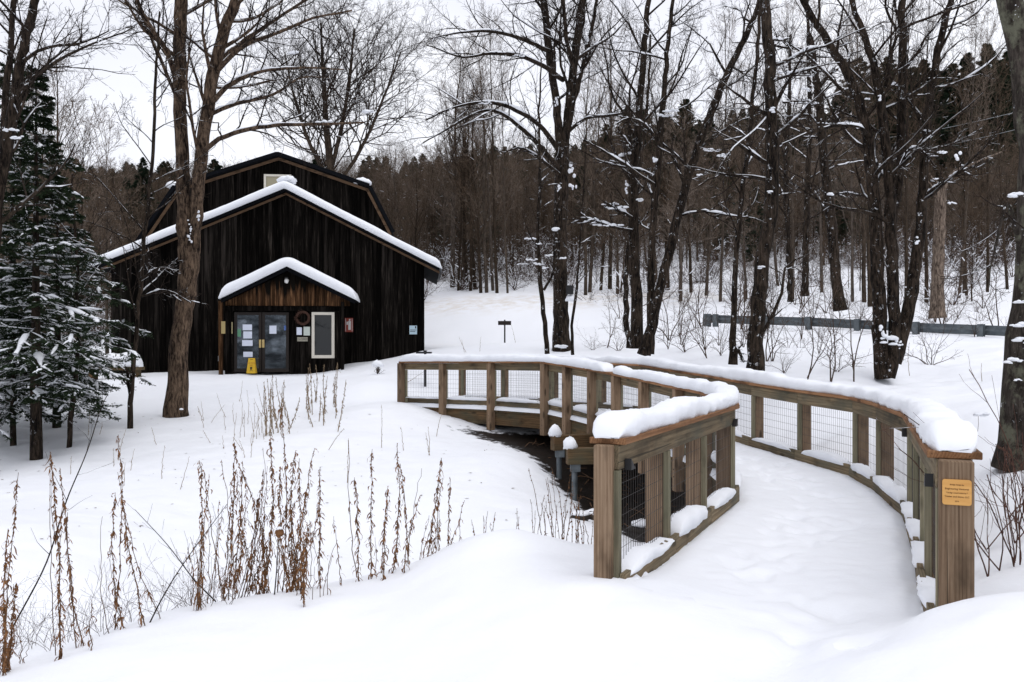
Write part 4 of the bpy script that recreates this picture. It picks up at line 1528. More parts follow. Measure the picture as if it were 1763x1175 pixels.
# ------------------------------------------------------------------ small things near the barn
# yellow folding floor sign
s0_, _ = FB(433, 640, TP - 0.35)
wp = np.array([bx0, by0]) + ub * s0_ + nb * (TP - 0.30)
zt, zbm = FB(433, 617, TP - 0.3)[1], FB(433, 643, TP - 0.3)[1]
ws = empty('wet_floor_sign', (wp[0], wp[1], zbm), ROT)
tag(ws, 'yellow folding caution floor sign standing before the glass doors', 'floor sign')
hh = zt - zbm
for sy in (-1, 1):
    y0_, y1_ = sy * 0.14, sy * 0.03
    V = np.array([[-0.145, y0_ - 0.01, 0], [0.145, y0_ - 0.01, 0], [0.145, y0_ + 0.01, 0], [-0.145, y0_ + 0.01, 0], [-0.10, y1_ - 0.01, hh], [0.10, y1_ - 0.01, hh], [0.10, y1_ + 0.01, hh], [-0.10, y1_ + 0.01, hh]])
    pn = add('panel', [(V, BOXF, 0, False)], M_YELLOW, ws, local=True)
    if sy == -1:
        for (body, zz, size) in (('CAUTION', 0.66, 0.06), ('WET', 0.52, 0.05)):
            lt_ = text_mesh(body, size, M_RED)
            lt_.parent = pn
            yy = y0_ + (y1_ - y0_) * zz - 0.014
            lt_.matrix_basis = Matrix.Translation((0, yy, hh * zz)) @ Matrix.Rotation(R(90) - math.atan(0.11 / hh) * -1, 4, 'X')
        Vt, Ft = tubes(np.array([[[-0.05, y0_ + .01 - 0.014 + 0.02, hh * 0.1], [0.0, y0_ + 0.03 - 0.014, hh * 0.3], [0.05, y0_ + .01 - 0.014 + 0.02, hh * 0.12]]]), np.full((1, 3), 0.012), 5)
        add('emblem', [(Vt, Ft, 0, True), boxc(-0.03, 0.03, y0_ + 0.012, y0_ + 0.03, hh * 0.3, hh * 0.42), boxc(-0.045, 0.045, y1_ - 0.022, y1_ - 0.011, hh * 0.88, hh * 0.92)], M_BLACK, pn, local=True)

# snow hatted little bush beside the bridge end
g = ground_from_pixel(650, 645, 24.5)
bs = empty('low_bush', g)
tag(bs, 'small round bush under a hat of snow right of the barn door', 'bush')
tr0 = np.array([[g + [0, 0, -0.1], g + [0.01, 0, 0.12]]])
b1, r1 = grow(tr0, np.full((1, 2), 0.012), 26, 1.0, m=4, ang=(10, 55), absL=0.2, up=0.1, rmin=0.004, t0=0.3)
b2, r2 = grow(b1, r1, 5, 0.5, m=3, rmin=0.003)
add('branches', [(*tubes(b1, r1, 4), 0, False), (*tubes(b2, r2, 3), 0, False)], M_BRUSH, bs)
add('snow_hat', [blob(g + [0, 0, 0.26], 0.17, 0.17, 0.13, seed=8, nu=12)], M_SNOW, bs)

# black post mounted panel beyond the bridge landing
g = ground_from_pixel(732, 664, 23)
ip = empty('panel_stand', g)
tag(ip, 'slim black post with flat dark panel beside the barn corner', 'sign stand')
ztop = (HY - 609) * g[1] / F
add('post', [boxc(g[0] - 0.03, g[0] + 0.03, g[1] - 0.03, g[1] + 0.03, g[2] - 0.2, ztop)], M_BLACK, ip)
add('panel', [boxc(g[0] - 0.22, g[0] + 0.16, g[1] - 0.2, g[1] + 0.2, ztop + 0.001, ztop + 0.045)], M_BLACK, ip)
add('knob', [boxc(g[0] - 0.04, g[0] + 0.04, g[1] - 0.04, g[1] + 0.04, ztop + 0.046, ztop + 0.08)], M_BLACK, ip)

# brown sign on a post in the field
g = ground_from_pixel(869, 595, 40)
fs = empty('field_sign', g)
tag(fs, 'small dark board on a thin post alone in the snowy field', 'sign')
k_ = g[1] / F
add('post', [boxc(g[0] - 0.035, g[0] + 0.035, g[1], g[1] + 0.06, g[2] - 0.2, (HY - 551) * k_)], M_BLACK, fs)
add('board', [boxc(g[0] - 11.5 * k_, g[0] + 11 * k_, g[1] - 0.035, g[1] - 0.002, (HY - 560) * k_, (HY - 553) * k_)], mat('brown_board', (0.02, 0.014, 0.012)), fs)

# snow laden bench left of the big maple
g = ground_from_pixel(238, 650, 26)
bq = empty('log_bench', g)
tag(bq, 'low wooden bench piled with snow behind the hemlocks', 'bench')
zc = (HY - 632) * g[1] / F
add('seat', [boxc(g[0] - 1.6, g[0] + 0.1, g[1] - 0.25, g[1] + 0.25, zc - 0.10, zc)], M_FASCIA, bq)
for sx in (-1.4, -0.05):
    add('leg', [boxc(g[0] + sx - 0.06, g[0] + sx + 0.06, g[1] - 0.2, g[1] + 0.2, g[2] - 0.3, zc - 0.101)], M_FASCIA, bq)
add('snow_cover', snow_sweep(np.array([[g[0] - 1.6, g[1], zc], [g[0] + 0.1, g[1], zc]]), 0.24, 0.38, seed=3, m=24), M_SNOW, bq)

# ------------------------------------------------------------------ guard rail along the road
gr = empty('guard_rail', P(1476, 571, 29.8))
tag(gr, 'grey steel roadside guard rail half buried in snow on the right slope', 'guard rail')
gpts = np.array([P(1218, 541.5, 33.2), P(1232, 542.5, 33), P(1320, 545, 32), P(1392, 547, 31), P(1476, 551, 29.8), P(1577, 556, 28.5), P(1689, 560, 27), P(1830, 566, 25.3), P(1990, 574, 23.8)])
prof = [(0.0, 0.0), (0.05, -0.03), (0.05, -0.10), (0.0, -0.14), (0.0, -0.17), (0.05, -0.21), (0.05, -0.28), (0.0, -0.31)]
C_, _ = resample(gpts, np.zeros(len(gpts)), 60)
Tn = np.gradient(C_, axis=0)
Sn = np.cross(Tn, [0, 0, 1.0])
Sn = -Sn / np.linalg.norm(Sn, axis=1, keepdims=True)   # away from the camera: the road side
rows = [C_ + Sn * (0.10 + a) + np.array([0, 0, b]) for a, b in prof] + [C_ + Sn * (0.106 + a) + np.array([0, 0, b]) for a, b in prof[::-1]]
V = np.stack(rows, 1)
k = V.shape[1]
idx = np.arange(60 * k).reshape(60, k)
F4 = np.stack([idx[:-1], np.roll(idx[:-1], -1, 1), np.roll(idx[1:], -1, 1), idx[1:]], -1).reshape(-1, 4)
add('beam', [(V.reshape(-1, 3), F4, 0, True)], M_STEEL, gr)
for q in gpts[1:-1]:
    zb_ = min(q[2] - 0.7, h1(q[0], q[1]) - 0.2)
    i = int(np.argmin(np.linalg.norm(C_ - q, axis=1)))
    d = Tn[i] / np.linalg.norm(Tn[i])
    s = Sn[i]
    c0 = q + s * 0.0
    chn = []
    for (da, db, sa, sb) in ((-0.09, 0.09, -0.09, -0.075), (-0.012, 0.012, -0.075, 0.075), (-0.09, 0.09, 0.075, 0.09)):
        cs_ = []
        for z_ in (zb_, q[2] + 0.03):
            for (u_, w_) in ((da, sa), (db, sa), (db, sb), (da, sb)):
                pp = c0 + d * u_ + s * w_
                cs_.append([pp[0], pp[1], z_])
        chn.append((np.array(cs_), BOXF, 0, False))
    add('post', chn, M_STEEL, gr)
e0 = gpts[0]
add('end_wing', [boxc(e0[0] - 0.16, e0[0] + 0.14, e0[1] - 0.02, e0[1] + 0.02, e0[2] - 0.55, e0[2] + 0.02)], M_STEEL, gr)

# ------------------------------------------------------------------ trees
def crown_levels(sk, n1, n2, n3, n4, L1=None, t0=0.45, up1=0.08, ang1=(35, 70), rg=rng, scale=1.0):
    """sk: list of (P,R) skeleton polylines -> twig chunks (limbs, twigs)"""
    limbs, twigs = [], []
    for (p, r, kind) in sk:
        p_, r_ = p[None], r[None]
        if kind == 'stem':
            a, ra = grow(p_, r_, n1, 1.0, m=8, ang=ang1, t0=t0, t1=1.0, absL=(L1 or 2.4) * scale, up=up1, wob=0.13, rr=0.42, rmin=0.008, lenfall=0.35, rg=rg, rmax=0.05)
            limbs.append((a, ra))
        else:
            a, ra = p_, r_
        b, rb = grow(a, ra, n2, 0.42, m=6, ang=(30, 60), t0=0.18, up=0.04, wob=0.15, rr=0.5, rmin=0.005, rg=rg, rmax=0.02)
        c_, rc = grow(b, rb, n3, 0.45, m=4, ang=(25, 55), t0=0.15, up=0.03, wob=0.15, rr=0.55, rmin=0.0035, rg=rg, rmax=0.01)
        twigs.append((b, rb, 4))
        twigs.append((c_, rc, 3))
        if n4:
            d_, rd = grow(c_, rc, n4, 0.5, m=3, ang=(25, 50), t0=0.2, up=0.02, wob=0.12, rr=0.6, rmin=0.0028, rg=rg, rmax=0.007)
            twigs.append((d_, rd, 3))
    return limbs, twigs


def snow_on(polys, thr=0.5, frac=0.5, rmul=1.25, add_r=0.012, rg=rng, minr=0.008, slope=0.62):
    """snow ridges on the upper side of gently sloping limbs"""
    out = []
    for a, ra in polys:
        N, m, _ = a.shape
        if m < 4:
            continue
        d = a[:, -1] - a[:, 0]
        L = np.linalg.norm(d, axis=1)
        ok = (np.abs(d[:, 2]) / L < slope) & (ra[:, 0] > minr) & (rg.random(N) < frac)
        if not ok.any():
            continue
        q = a[ok].copy()
        r = ra[ok]
        n = len(q)
        lo = rg.uniform(0.0, 0.35, n)
        hi = lo + rg.uniform(0.3, 0.65, n)
        hi = np.minimum(hi, 1)
        k = 9
        tt = lo[:, None] + (hi - lo)[:, None] * np.linspace(0, 1, k)[None]
        x = tt * (m - 1)
        i = np.clip(x.astype(int), 0, m - 2)
        f_ = (x - i)[..., None]
        ar = np.arange(n)[:, None]
        c_ = q[ar, i] * (1 - f_) + q[ar, i + 1] * f_
        rr_ = r[ar, i] * (1 - f_[..., 0]) + r[ar, i + 1] * f_[..., 0]
        env = np.sin(np.linspace(0.05, 0.97, k) * np.pi)[None] ** 0.5 * (0.25 + 1.1 * rg.random((n, k)))
        R_ = (rr_ * rmul + add_r) * env
        c_[..., 2] += rr_ * 0.8 + R_ * 0.45
        V_, F_ = tubes(c_, np.maximum(R_, 0.002), 6)
        out.append((V_, F_, 0, True))
    return out


def hero(name, label, cat, stems, limbs=(), n=(10, 7, 6, 3), L1=2.4, mt=None, t0=0.45, seed=1, snow=0.5, blobs=(), flare=1.25, group=None, ksides=12, up1=0.08, twig_scale=1.0, ang1=(35, 70), mtw=None, short_first=False):
    """stems / limbs: lists of [(px,py,D,width px)...]"""
    rg = np.random.default_rng(seed)
    mt = mt or M_BARK
    sk, ch, limb_polys = [], [], []
    base = None
    for s_i, st in enumerate(stems):
        pts = np.array([P(a, b, D) for a, b, D, w_ in st])
        rad = np.array([w_ * D / F / 2 for a, b, D, w_ in st])
        L = np.linalg.norm(np.diff(pts, axis=0), axis=1).sum()
        m = max(10, int(L / 0.25))
        p_, r_ = resample(pts, rad, m)
        p_[1:-1] += rg.normal(0, 0.012, p_[1:-1].shape) * [1, 1, 0]
        if s_i == 0 or True:
            r_ = r_ * (1 + (flare - 1) * np.exp(-np.linspace(0, L, m) / 0.35)) if pts[0][2] < pts[-1][2] and s_i == 0 else r_
        if base is None:
            base = p_[0]
        V_, F_ = tubes(p_[None], r_[None], ksides)
        # bark relief
        nn_ = fbm(V_[:, 0] * 9 + V_[:, 1] * 9, V_[:, 2] * 2.5, 3, seed)
        cen = np.repeat(p_, ksides, 0)
        V_ = cen + (V_ - cen) * (1 + 0.10 * nn_[:, None])
        ch.append((V_, F_, 0, True))
        sk.append((p_, r_, 'stem'))
    for lb in limbs:
        pts = np.array([P(a, b, D) for a, b, D, w_ in lb])
        rad = np.array([w_ * D / F / 2 for a, b, D, w_ in lb])
        L = np.linalg.norm(np.diff(pts, axis=0), axis=1).sum()
        m = max(8, int(L / 0.2))
        p_, r_ = resample(pts, rad, m)
        p_[1:] += np.cumsum(rg.normal(0, 0.010, p_[1:].shape), axis=0)
        ch.append((*tubes(p_[None], r_[None], 7), 0, True))
        sk.append((p_, r_, 'limb'))
        limb_polys.append((p_[None], r_[None]))
    stems_ = [q for q in sk if q[2] == 'stem'][1 if short_first else 0:]
    l_, tw = crown_levels(stems_, n[0], n[1], n[2], n[3], L1=L1, t0=t0, rg=rg, up1=up1, ang1=ang1)
    _, tw2 = crown_levels([q for q in sk if q[2] == 'limb'], 0, int(n[1] * 1.5), n[2], n[3], rg=rg) if limbs else ([], [])
    base = np.array([base[0], base[1], h1(base[0], base[1])])
    root = empty(name, base)
    tag(root, label, cat, group)
    add('trunk', ch, mt, root)
    cr = [(*tubes(a, ra, 5), 0, True) for a, ra in l_] + [(*tubes(a, ra * twig_scale, kk), 1, False) for a, ra, kk in tw + tw2]
    if cr:
        add('crown', cr, [mt, mtw or M_TWIG], root)
    sn = []
    if snow > 0:
        sn += snow_on(limb_polys, frac=min(1.0, snow * 2), rmul=0.75, add_r=0.009, rg=rg)
        sn += snow_on(l_, frac=snow * 0.8, rmul=0.75, add_r=0.006, rg=rg, slope=0.7)
        sn += snow_on([(a, ra) for a, ra, kk in tw + tw2 if kk == 4], frac=snow * 0.4, rmul=0.9, add_r=0.005, rg=rg, minr=0.005)
    for (px, py, D, w_, h_) in blobs:
        a_, b_ = w_ * D / F / 2, h_ * D / F / 2
        small = min(a_, b_)
        kk = int(np.clip(round(3 * max(a_, b_) / small), 4, 10))
        for j in range(kk):
            u_ = (j + 0.5) / kk * 2 - 1
            du = u_ * max(0, max(a_, b_) - small * 0.6)
            ox, oz = (du, 0) if a_ >= b_ else (0, du)
            rs_ = small * rg.uniform(0.3, 0.75) * (1 - 0.3 * abs(u_))
            c_ = P(px, py, D) + np.array([ox + rg.normal(0, small * 0.25), rg.normal(0, small * 0.15), oz + rg.normal(0, small * 0.2)])
            if b_ > a_ * 1.2:
                sn.append(blob(c_ + np.array([rg.normal(0, small * 0.3), 0, 0]), rs_ * rg.uniform(0.5, 1.1), rs_ * 0.6, rs_ * rg.uniform(0.5, 1.2), seed=int(px + 13 * j) % 97, nu=9, nv=7, flat=-1))
                continue
            sn.append(blob(c_, rs_ * rg.uniform(1.1, 1.8), rs_, rs_ * rg.uniform(0.5, 0.9), seed=int(px + 13 * j) % 97, nu=9, nv=6, flat=-0.5))
    if sn:
        add('snow', sn, M_SNOW, root)['kind'] = 'stuff'
    return root


hero('maple_tree', 'big forked maple in front of the barn, brown trunk left of the porch', 'tree',
     [[(303, 725, 19.7, 38), (306, 640, 19.7, 33), (316, 540, 19.7, 32), (327, 460, 19.7, 34), (326, 425, 19.7, 30)],
      [(320, 450, 19.7, 26), (317, 380, 19.7, 25), (314, 260, 19.7, 23), (309, 150, 19.7, 21), (312, 0, 19.7, 22), (308, -150, 19.6, 16), (300, -300, 19.5, 10)],
      [(330, 450, 19.75, 24), (338, 370, 19.7, 22), (347, 270, 19.5, 22), (362, 160, 19.4, 21), (385, 60, 19.3, 20), (412, -20, 19.2, 18), (450, -170, 19, 12)]],
     limbs=[[(309, 170, 19.6, 10), (292, 100, 19.3, 9), (262, 50, 19, 8), (238, 0, 18.8, 7), (220, -70, 18.6, 5)],
            [(308, 175, 19.6, 7), (282, 110, 19.8, 6), (255, 50, 20, 5), (236, -10, 20, 4)],
            [(350, 262, 19.4, 9), (385, 240, 19.0, 8), (440, 224, 18.6, 7), (500, 218, 18.4, 6), (560, 214, 18.2, 5), (625, 212, 18, 3)],
            [(360, 180, 19.4, 10), (395, 145, 19.0, 8), (450, 122, 18.7, 6), (520, 118, 18.4, 4), (590, 118, 18.2, 2)],
            [(366, 130, 19.4, 9), (410, 85, 19.0, 8), (470, 58, 18.8, 6), (540, 30, 18.6, 4), (600, 20, 18.4, 3)],
            [(372, 110, 19.4, 8), (430, 60, 20.0, 7), (500, 15, 20.4, 5), (560, -20, 20.6, 4)],
            [(356, 200, 19.5, 8), (410, 175, 20, 7), (470, 160, 20.4, 5), (520, 130, 20.6, 3), (570, 130, 20.8, 2)],
            [(345, 290, 19.5, 6), (330, 200, 19.2, 5), (322, 130, 19, 4), (330, 60, 18.8, 3)]],
     n=(14, 8, 7, 3), L1=2.3, mt=M_BARK_L, short_first=True, t0=0.4, seed=101, snow=0.4,
     blobs=[(327, 400, 19.55, 9, 46), (342, 372, 19.55, 10, 20), (558, 210, 18.2, 34, 10), (632, 193, 18.1, 26, 16), (505, 90, 18.7, 18, 12), (303, 705, 19.5, 20, 20)])

hero('maple_tree', 'tall central tree forking into upright stems with arching snowy left limbs', 'tree',
     [[(968, 612, 26, 34), (966, 560, 26, 27), (964, 470, 26, 25), (966, 380, 26, 24), (968, 300, 26, 25), (968, 255, 26, 22)],
      [(967, 275, 26, 15), (958, 180, 26, 14), (946, 90, 26, 13), (936, 0, 26, 12), (925, -120, 26, 8)],
      [(972, 270, 26, 16), (980, 180, 26, 14), (992, 80, 26, 14), (1003, 0, 26, 12), (1012, -120, 26, 8)],
      [(975, 240, 26, 9), (990, 150, 25.6, 8), (975, 60, 25.4, 7), (968, -20, 25.2, 6), (960, -120, 25, 4)],
      [(978, 210, 26, 8), (1000, 130, 26.4, 7), (1020, 40, 26.6, 6), (1040, -60, 26.8, 4)]],
     limbs=[[(964, 262, 25.8, 10), (930, 215, 25.2, 8), (880, 185, 24.6, 7), (830, 178, 24.2, 6), (780, 186, 24, 4), (735, 205, 23.8, 3)],
            [(962, 290, 25.8, 9), (915, 235, 25, 8), (860, 190, 24.5, 6), (815, 190, 24.2, 5), (770, 215, 24, 4), (725, 240, 23.8, 2)],
            [(970, 138, 25.8, 9), (930, 110, 25, 8), (890, 95, 24.6, 7), (840, 92, 24.3, 6), (790, 98, 24, 4), (730, 78, 23.8, 2)],
            [(955, 92, 25.8, 9), (905, 72, 25.2, 7), (850, 58, 24.8, 6), (800, 60, 24.5, 4), (740, 70, 24.2, 2)],
            [(962, 300, 25.8, 7), (930, 275, 25.4, 5), (895, 255, 25, 4), (865, 262, 24.8, 2)],
            [(975, 230, 26, 7), (1010, 205, 25.5, 5), (1060, 196, 25, 4), (1110, 190, 24.6, 2)]],
     n=(13, 8, 7, 3), L1=2.6, t0=0.25, short_first=True, seed=102, snow=0.5,
     blobs=[(967, 596, 25.7, 26, 24), (985, 290, 25.8, 14, 34), (987, 322, 25.8, 12, 16), (962, 322, 25.7, 8, 20), (958, 175, 25.8, 9, 20), (890, 96, 24.5, 30, 8), (835, 178, 24.2, 24, 7), (967, 445, 25.6, 18, 10), (1010, 70, 26, 12, 22)])

hero('ash_tree', 'dark straight tree right of centre rising behind the right railing', 'tree',
     [[(1300, 640, 16, 27), (1303, 560, 16, 25), (1312, 450, 16, 25), (1325, 380, 16, 24), (1331, 270, 16, 22), (1325, 120, 16, 19), (1316, 0, 16, 17), (1305, -150, 16, 12)]],
     limbs=[[(1322, 200, 16, 5), (1290, 235, 15.6, 5), (1260, 262, 15.3, 4), (1235, 300, 15.1, 2)],
            [(1305, 590, 16, 6), (1330, 540, 15.5, 6), (1345, 500, 15.2, 5), (1352, 460, 15, 4), (1390, 440, 14.8, 2)]],
     n=(15, 6, 5, 3), L1=1.6, t0=0.35, seed=103, snow=0.5, up1=0.02, ang1=(50, 85),
     blobs=[(1308, 460, 15.8, 16, 12), (1326, 330, 15.8, 12, 7), (1330, 190, 15.8, 12, 14), (1322, 520, 15.8, 8, 9)])

hero('leaning_tree', 'snow flecked tree leaning right from behind the railing centre', 'tree',
     [[(1108, 612, 20, 20), (1122, 560, 20, 18), (1145, 460, 20, 16), (1178, 330, 20, 15), (1210, 230, 20, 14), (1250, 130, 20, 12), (1285, 60, 20, 10), (1312, -10, 20, 8), (1345, -120, 20, 5)],
      [(1120, 610, 20.2, 13), (1119, 520, 20.2, 13), (1122, 420, 20.2, 12), (1132, 300, 20.2, 12), (1140, 200, 20.2, 10), (1150, 80, 20.2, 8), (1165, -60, 20.2, 5)]],
     limbs=[[(1130, 320, 20.2, 6), (1090, 295, 20, 5), (1050, 270, 19.8, 4), (1005, 245, 19.6, 3)],
            [(1180, 320, 20, 5), (1160, 275, 19.6, 4), (1150, 262, 19.4, 3)],
            [(1136, 250, 20, 6), (1110, 215, 19.6, 5), (1085, 205, 19.4, 4), (1060, 215, 19.3, 3)]],
     n=(15, 7, 6, 3), L1=2.1, t0=0.3, seed=104, snow=0.6, up1=0.03,
     blobs=[(1155, 190, 19.8, 34, 14), (1150, 200, 19.9, 26, 12), (1128, 275, 19.8, 12, 18), (1225, 258, 19.5, 34, 14), (1245, 268, 19.5, 26, 14), (1205, 302, 19.4, 14, 8), (1120, 172, 19.8, 10, 8)])

hero('ash_tree', 'grey trunk beside the leaning tree with two snow loaded broken limbs', 'tree',
     [[(1097, 600, 21, 22), (1096, 520, 21, 20), (1092, 420, 21, 19), (1090, 320, 21, 16), (1098, 220, 21, 13), (1108, 100, 21, 11), (1120, -30, 21, 8), (1126, -150, 21, 5)]],
     limbs=[[(1088, 375, 20.9, 6), (1060, 364, 20.7, 6), (1040, 352, 20.5, 5)],
            [(1088, 397, 20.9, 6), (1055, 392, 20.7, 6), (1015, 380, 20.5, 5), (985, 378, 20.4, 3)],
            [(1092, 262, 20.9, 5), (1075, 240, 20.6, 4), (1065, 225, 20.5, 3)]],
     n=(14, 7, 6, 3), L1=2.4, t0=0.35, seed=105, snow=0.5,
     blobs=[(1060, 357, 20.6, 50, 13), (1050, 352, 20.6, 34, 10), (1048, 388, 20.6, 60, 12), (1020, 379, 20.5, 30, 10), (1078, 322, 20.8, 8, 26), (1100, 345, 20.8, 14, 12), (1075, 265, 20.8, 22, 12)])

hero('sapling', 'thin crooked sapling just left of the tall central tree', 'sapling',
     [[(942, 610, 22, 9), (938, 560, 22, 8), (930, 480, 22, 8), (926, 400, 22, 6), (930, 300, 22, 5), (928, 200, 22, 4), (932, 100, 22, 2)]],
     limbs=[[(936, 500, 22, 5), (950, 470, 22, 4), (950, 420, 22, 3)]], n=(14, 5, 5, 0), L1=1.1, t0=0.35, seed=106, snow=0.8,
     blobs=[(925, 456, 21.9, 22, 9), (915, 448, 21.9, 22, 8), (938, 462, 21.9, 16, 8), (945, 440, 21.9, 14, 7), (912, 412, 21.9, 22, 8), (928, 420, 21.9, 14, 6), (955, 395, 21.9, 16, 14), (900, 455, 21.9, 22, 5)], flare=1.0)
hero('sapling', 'slim pale sapling just right of the tall central tree', 'sapling',
     [[(986, 612, 23, 6), (984, 570, 23, 5), (990, 520, 23, 5), (996, 450, 23, 4), (1002, 360, 23, 3), (1010, 250, 23, 2)]], n=(10, 5, 4, 0), L1=1.0, t0=0.3, seed=107, snow=0.5, flare=1.0)
hero('young_tree', 'slender dark tree between the grey trunk and the leaning tree', 'tree',
     [[(1083, 600, 23, 11), (1078, 540, 23, 10), (1078, 470, 23, 9), (1086, 400, 23, 8), (1100, 300, 23, 7), (1115, 180, 23, 5), (1120, 60, 23, 3)]], n=(12, 6, 5, 2), L1=1.5, t0=0.35, seed=108, snow=0.4, flare=1.0)
hero('young_tree', 'slim dark tree rising left of the dark straight tree behind the railing', 'tree',
     [[(1262, 628, 17, 13), (1263, 560, 17, 10), (1268, 430, 17, 9), (1282, 300, 17, 8), (1296, 170, 17, 7), (1306, 60, 17, 6), (1312, -60, 17, 4)]],
     limbs=[[(1262, 615, 17, 8), (1272, 600, 16.8, 6), (1285, 622, 16.6, 4)]], n=(14, 6, 5, 2), L1=1.4, t0=0.3, seed=109, snow=0.45, flare=1.3)

hero('clump_tree', 'multi stemmed dark tree on the slope below the guard rail', 'tree',
     [[(1522, 652, 18, 26), (1515, 590, 18, 24), (1513, 500, 18, 23), (1506, 380, 18, 22), (1496, 260, 18, 18), (1470, 150, 18, 16), (1430, 80, 18, 14), (1390, 15, 18, 11), (1360, -60, 18, 8)],
      [(1530, 650, 17.9, 22), (1540, 580, 17.9, 20), (1536, 460, 17.9, 20), (1532, 330, 17.9, 18), (1520, 200, 17.9, 15), (1500, 100, 17.9, 12), (1465, 0, 17.9, 9), (1440, -80, 17.9, 6)],
      [(1540, 625, 18.1, 24), (1562, 540, 18.1, 22), (1582, 420, 18.1, 19), (1590, 300, 18.1, 15), (1600, 180, 18.1, 13), (1620, 60, 18.1, 12), (1640, -10, 18.1, 10), (1660, -100, 18.1, 6)],
      [(1533, 420, 18.2, 12), (1548, 300, 18.3, 13), (1553, 180, 18.4, 14), (1554, 60, 18.4, 14), (1552, -60, 18.4, 10), (1550, -160, 18.4, 6)]],
     limbs=[[(1500, 240, 18, 8), (1480, 218, 17.6, 7), (1440, 212, 17.3, 6), (1390, 225, 17, 5), (1345, 245, 16.8, 3)],
            [(1528, 340, 17.9, 5), (1570, 255, 17.5, 4), (1610, 290, 17.3, 3)],
            [(1595, 335, 18, 6), (1640, 300, 17.5, 5), (1690, 272, 17.2, 3)],
            [(1525, 150, 17.9, 6), (1545, 60, 17.6, 5), (1600, 30, 17.4, 4), (1680, 5, 17.2, 3)]],
     n=(12, 7, 6, 3), L1=2.1, t0=0.35, seed=110, snow=0.6, ksides=10,
     blobs=[(1533, 585, 17.6, 26, 30), (1520, 575, 17.6, 14, 34), (1547, 592, 17.7, 12, 22), (1515, 168, 17.6, 12, 18), (1440, 212, 17.3, 70, 6), (1580, 415, 17.8, 14, 20), (1540, 145, 18.1, 16, 9), (1495, 172, 17.8, 12, 9), (1596, 225, 17.9, 16, 7)])

hero('broken_tree', 'dark tree with a snapped top and snowy stubs behind the guard rail', 'tree',
     [[(1447, 535, 30, 20), (1440, 480, 30, 17), (1432, 390, 30, 17), (1420, 290, 30, 15), (1412, 200, 30, 14), (1404, 130, 30, 11), (1396, 65, 30, 9), (1392, 55, 30, 5)]],
     limbs=[[(1410, 180, 30, 8), (1385, 176, 29.6, 7), (1350, 178, 29.3, 4)], [(1412, 150, 30, 6), (1430, 130, 29.6, 5), (1445, 120, 29.4, 3)]],
     n=(13, 5, 5, 2), L1=2.0, t0=0.3, seed=111, snow=0.8, up1=-0.01, ang1=(55, 95),
     blobs=[(1355, 125, 29.5, 40, 12), (1390, 154, 29.5, 26, 12), (1330, 130, 29.5, 20, 8), (1432, 335, 29.8, 14, 12), (1384, 178, 29.4, 60, 8), (1395, 130, 29.5, 20, 9)])
hero('young_tree', 'straight slim tree left of the snapped tree, base above the guard rail', 'tree',
     [[(1386, 510, 33, 12), (1387, 440, 33, 11), (1390, 330, 33, 10), (1394, 220, 33, 8), (1392, 100, 33, 6), (1390, -20, 33, 4)]], n=(14, 6, 5, 2), L1=2.3, t0=0.25, seed=112, snow=0.4)
hero('young_tree', 'thin tree midway between the dark straight tree and the snapped tree', 'tree',
     [[(1361, 520, 30, 9), (1358, 430, 30, 9), (1352, 300, 30, 8), (1358, 180, 30, 6), (1362, 60, 30, 4)]], n=(14, 6, 5, 2), L1=2.2, t0=0.25, seed=113, snow=0.4)

# bare pale snag
hero('tree_snag', 'pale barkless snag with a snow cap beyond the guard rail', 'tree',
     [[(1614, 548, 30, 24), (1614, 500, 30, 21), (1617, 400, 30, 19), (1620, 330, 30, 17), (1622, 316, 30, 12)]],
     limbs=[[(1619, 350, 30, 6), (1640, 300, 29.8, 5), (1680, 282, 29.6, 4), (1725, 262, 29.5, 2)]], n=(4, 4, 4, 0), L1=0.9, t0=0.7, seed=114, snow=0.8, mt=M_SNAG,
     blobs=[(1622, 263, 29.8, 22, 12), (1648, 268, 29.8, 14, 22), (1658, 285, 29.8, 12, 8), (1596, 278, 29.8, 12, 10), (1640, 350, 29.8, 18, 8), (1610, 308, 29.8, 12, 6)])

hero('lichen_tree', 'large lichen covered trunk curving up along the right edge', 'tree',
     [[(1752, 812, 8.6, 82), (1762, 730, 8.6, 76), (1776, 600, 8.6, 74), (1786, 480, 8.6, 70), (1787, 360, 8.6, 62), (1780, 240, 8.6, 52), (1766, 120, 8.6, 46), (1744, 10, 8.6, 40), (1722, -120, 8.6, 34), (1705, -300, 8.6, 24)]],
     limbs=[[(1755, 420, 8.5, 10), (1735, 350, 8.2, 7), (1715, 430, 8.2, 4), (1705, 500, 8.2, 2)]],
     n=(10, 6, 5, 3), L1=1.1, t0=0.78, seed=115, snow=0.06, mt=M_BARK_LICHEN, ksides=18,
     short_first=False, flare=1.08,
     blobs=[(1745, 336, 8.3, 30, 18), (1752, 560, 8.1, 30, 20), (1756, 588, 8.1, 36, 24), (1748, 622, 8.1, 34, 18), (1757, 520, 8.1, 22, 16), (1752, 655, 8.0, 16, 8), (1690, 715, 8.5, 30, 14)])

